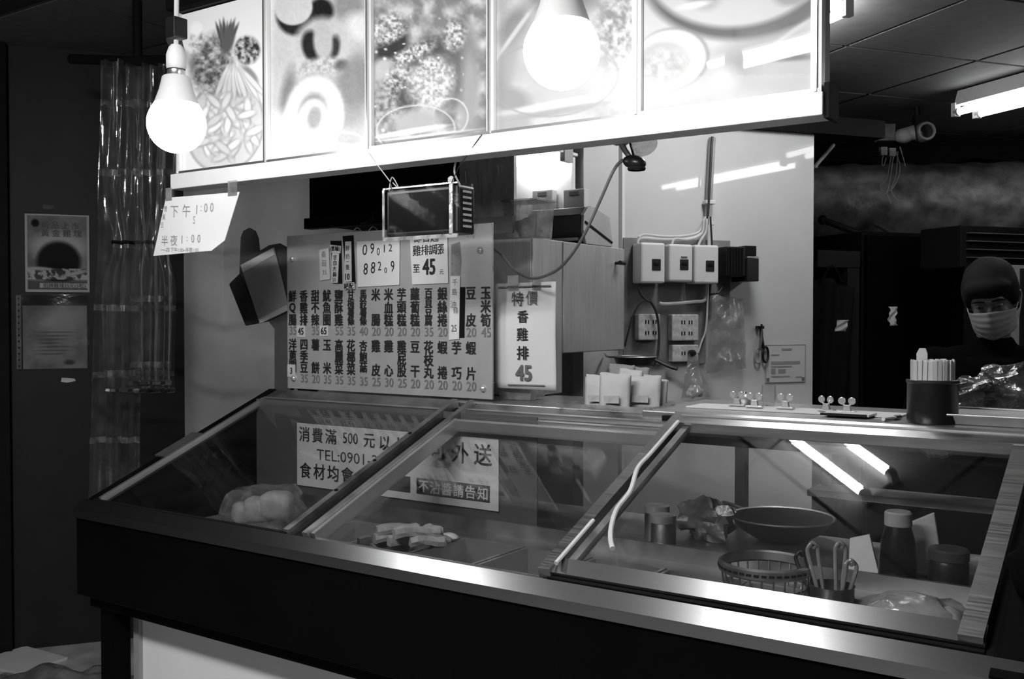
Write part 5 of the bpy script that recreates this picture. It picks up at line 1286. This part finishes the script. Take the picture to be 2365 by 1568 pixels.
for e in (-1, 1):
    body.ell(hp_(e * .079, .012, -.012), (.010, .020, .031), 12, 8, RX)   # ears
    body.ell(hp_(e * .036, -.062, -.03), (.022, .018, .02), 12, 8, RX)    # cheeks
nk = hp_(0, .035, -.08); SH = hz - .215
body.tube([nk, (0, .055, SH + .06), (0, .065, SH - .02)], [.052, .054, .07], 16, 3)
body.tube([(0, .06, SH + .0), (0, .06, SH - .16), (0, .07, SH - .36), (0, .08, SH - .50)], [.12, .145, .13, .14], 20, 4)
for e in (-1, 1):
    body.ell((e * .10, .06, SH - .05), (.10, .085, .09), 16, 10)
    sh = (e * .19, .06, SH - .02); el = (e * .25, .0, SH - .27); wr = (e * .13, -.22, SH - .205); hn = (e * .10, -.29, SH - .20)
    body.tube([sh, el], [.056, .042], 14, 0); body.ell(sh, (.06, .06, .06)); body.ell(el, (.044, .044, .044))
    body.tube([el, wr], [.042, .028], 14, 0); body.ell(hn, (.038, .05, .020), 14, 9)
    for q in range(4):
        bx = hn[0] + (q - 1.5) * .019
        body.tube([(bx, hn[1] - .03, hn[2]), (bx, hn[1] - .075 + abs(q - 1.3) * .007, hn[2] - .008), (bx, hn[1] - .10 + abs(q - 1.3) * .012, hn[2] - .03)], [.0095, .009, .007], 8, 2)
    body.tube([(hn[0] - e * .035, hn[1] + .01, hn[2]), (hn[0] - e * .058, hn[1] - .025, hn[2] - .006), (hn[0] - e * .055, hn[1] - .055, hn[2] - .016)], [.011, .010, .008], 8, 2)
    hip = (e * .085, .08, SH - .52); kn = (e * .095, .07, .50); an = (e * .10, .10, .09)
    body.tube([hip, kn, an], [.085, .058, .04], 14, 0); body.ell(kn, (.058, .058, .058)); body.tube([(e * .10, .12, .045), (e * .11, -.07, .035)], [.042, .036], 12, 0)
remeshed(body, 'body', skin, pt, .008)
shirt = MB()
shirt.tube([(0, .05, SH + .085), (0, .055, SH + .045), (0, .062, SH + .0), (0, .06, SH - .16), (0, .07, SH - .36), (0, .08, SH - .54)], [.064, .075, .135, .160, .148, .158], 20, 4)
for e in (-1, 1):
    shirt.ell((e * .10, .06, SH - .045), (.115, .098, .10), 16, 10); shirt.ell((e * .19, .06, SH - .02), (.07, .07, .07))
    shirt.tube([(e * .19, .06, SH - .02), (e * .25, .0, SH - .27)], [.070, .060], 14, 0); shirt.ell((e * .25, .0, SH - .27), (.057, .057, .057))
    shirt.tube([(e * .25, .0, SH - .27), (e * .15, -.17, SH - .22)], [.056, .045], 14, 0)
remeshed(shirt, 'shirt', cloth_black, pt, .010)
tr = MB()
for e in (-1, 1): tr.tube([(e * .085, .08, SH - .50), (e * .095, .07, .50), (e * .10, .10, .07)], [.105, .075, .062], 14, 0)
tr.ell((0, .08, SH - .52), (.165, .13, .12))
remeshed(tr, 'trousers', cloth_black, pt, .012)
hr = MB()
hr.ell(hp_(0, .022, .045), (.089, .104, .096), 24, 14, RX, .06, 3); hr.ell(hp_(0, .055, -.02), (.086, .07, .085), 20, 12, RX, .06, 5)
hr.ell(hp_(0, -.060, .058), (.074, .034, .036), 18, 10, RX, .12, 7)
for e in (-1, 1): hr.ell(hp_(e * .07, .0, .03), (.022, .05, .06), 14, 9, RX, .1, 4)
remeshed(hr, 'hair', hair_mat, pt, .008)
for e in (-1, 1):
    ey = MB().ell(hp_(e * .030, -.078, .002), (.013, .008, .0065), 12, 8, RX).build('eye', M('eye_%s' % ('a' if e < 0 else 'b'), .16, .3), pt, smooth=True)
    MB().ell(hp_(e * .030, -.0855, .001), (.0055, .003, .0055), 10, 6, RX).build('iris', black_plastic, ey, smooth=True)
    MB().tube([hp_(e * .012, -.089, .020), hp_(e * .032, -.090, .025), hp_(e * .052, -.078, .018)], [.003, .004, .002], 6, 3).build('eyebrow', hair_mat, pt, smooth=True)
def maskf(a, b):
    an = (a - .5) * 2.5; zt = .0 - .105 * b - .018 * abs(a - .5) * 2 * (1 - 2 * b); 
    rr = .092 + .010 * math.sin(math.pi * b) + (.012 * math.exp(-((a - .5) / .10) ** 2) * (1 - b)) + .0012 * math.sin(b * 28)
    return hp_(math.sin(an) * .079 * (1 - .10 * b), -math.cos(an) * rr + .0, zt - .012)
mk = MB().grid(28, 24, maskf).build('face_mask', mask_mat, pt, smooth=True, solid=.0015)
for e in (0, 1):
    p, q = maskf(e, .1), maskf(e, .9); s_ = -1 if e == 0 else 1
    MB().tube([p, hp_(s_ * .088, .022, .012), hp_(s_ * .088, .032, -.02), q], .0016, 6, 5).build('ear_loop', paper, mk, smooth=True)

# dark shoulder bag leaning on the case's right end
c = onp(2375, 1350, S(-.2, 0, .02), CN)
t = thing('black_cloth_bag', 'black cloth bag resting on the right end of the case', 'bag', (c[0] + .005, c[1], c[2]))
MB().ell((.05, 0, .03), (.085, .07, .07), 22, 14, None, .18, 12).build('pouch', cloth_black, t, smooth=True)
MB().tube([(.02, -.04, .08), (.05, -.02, .14), (.09, .02, .08)], .010, 8, 5).build('strap', cloth_black, t, smooth=True)
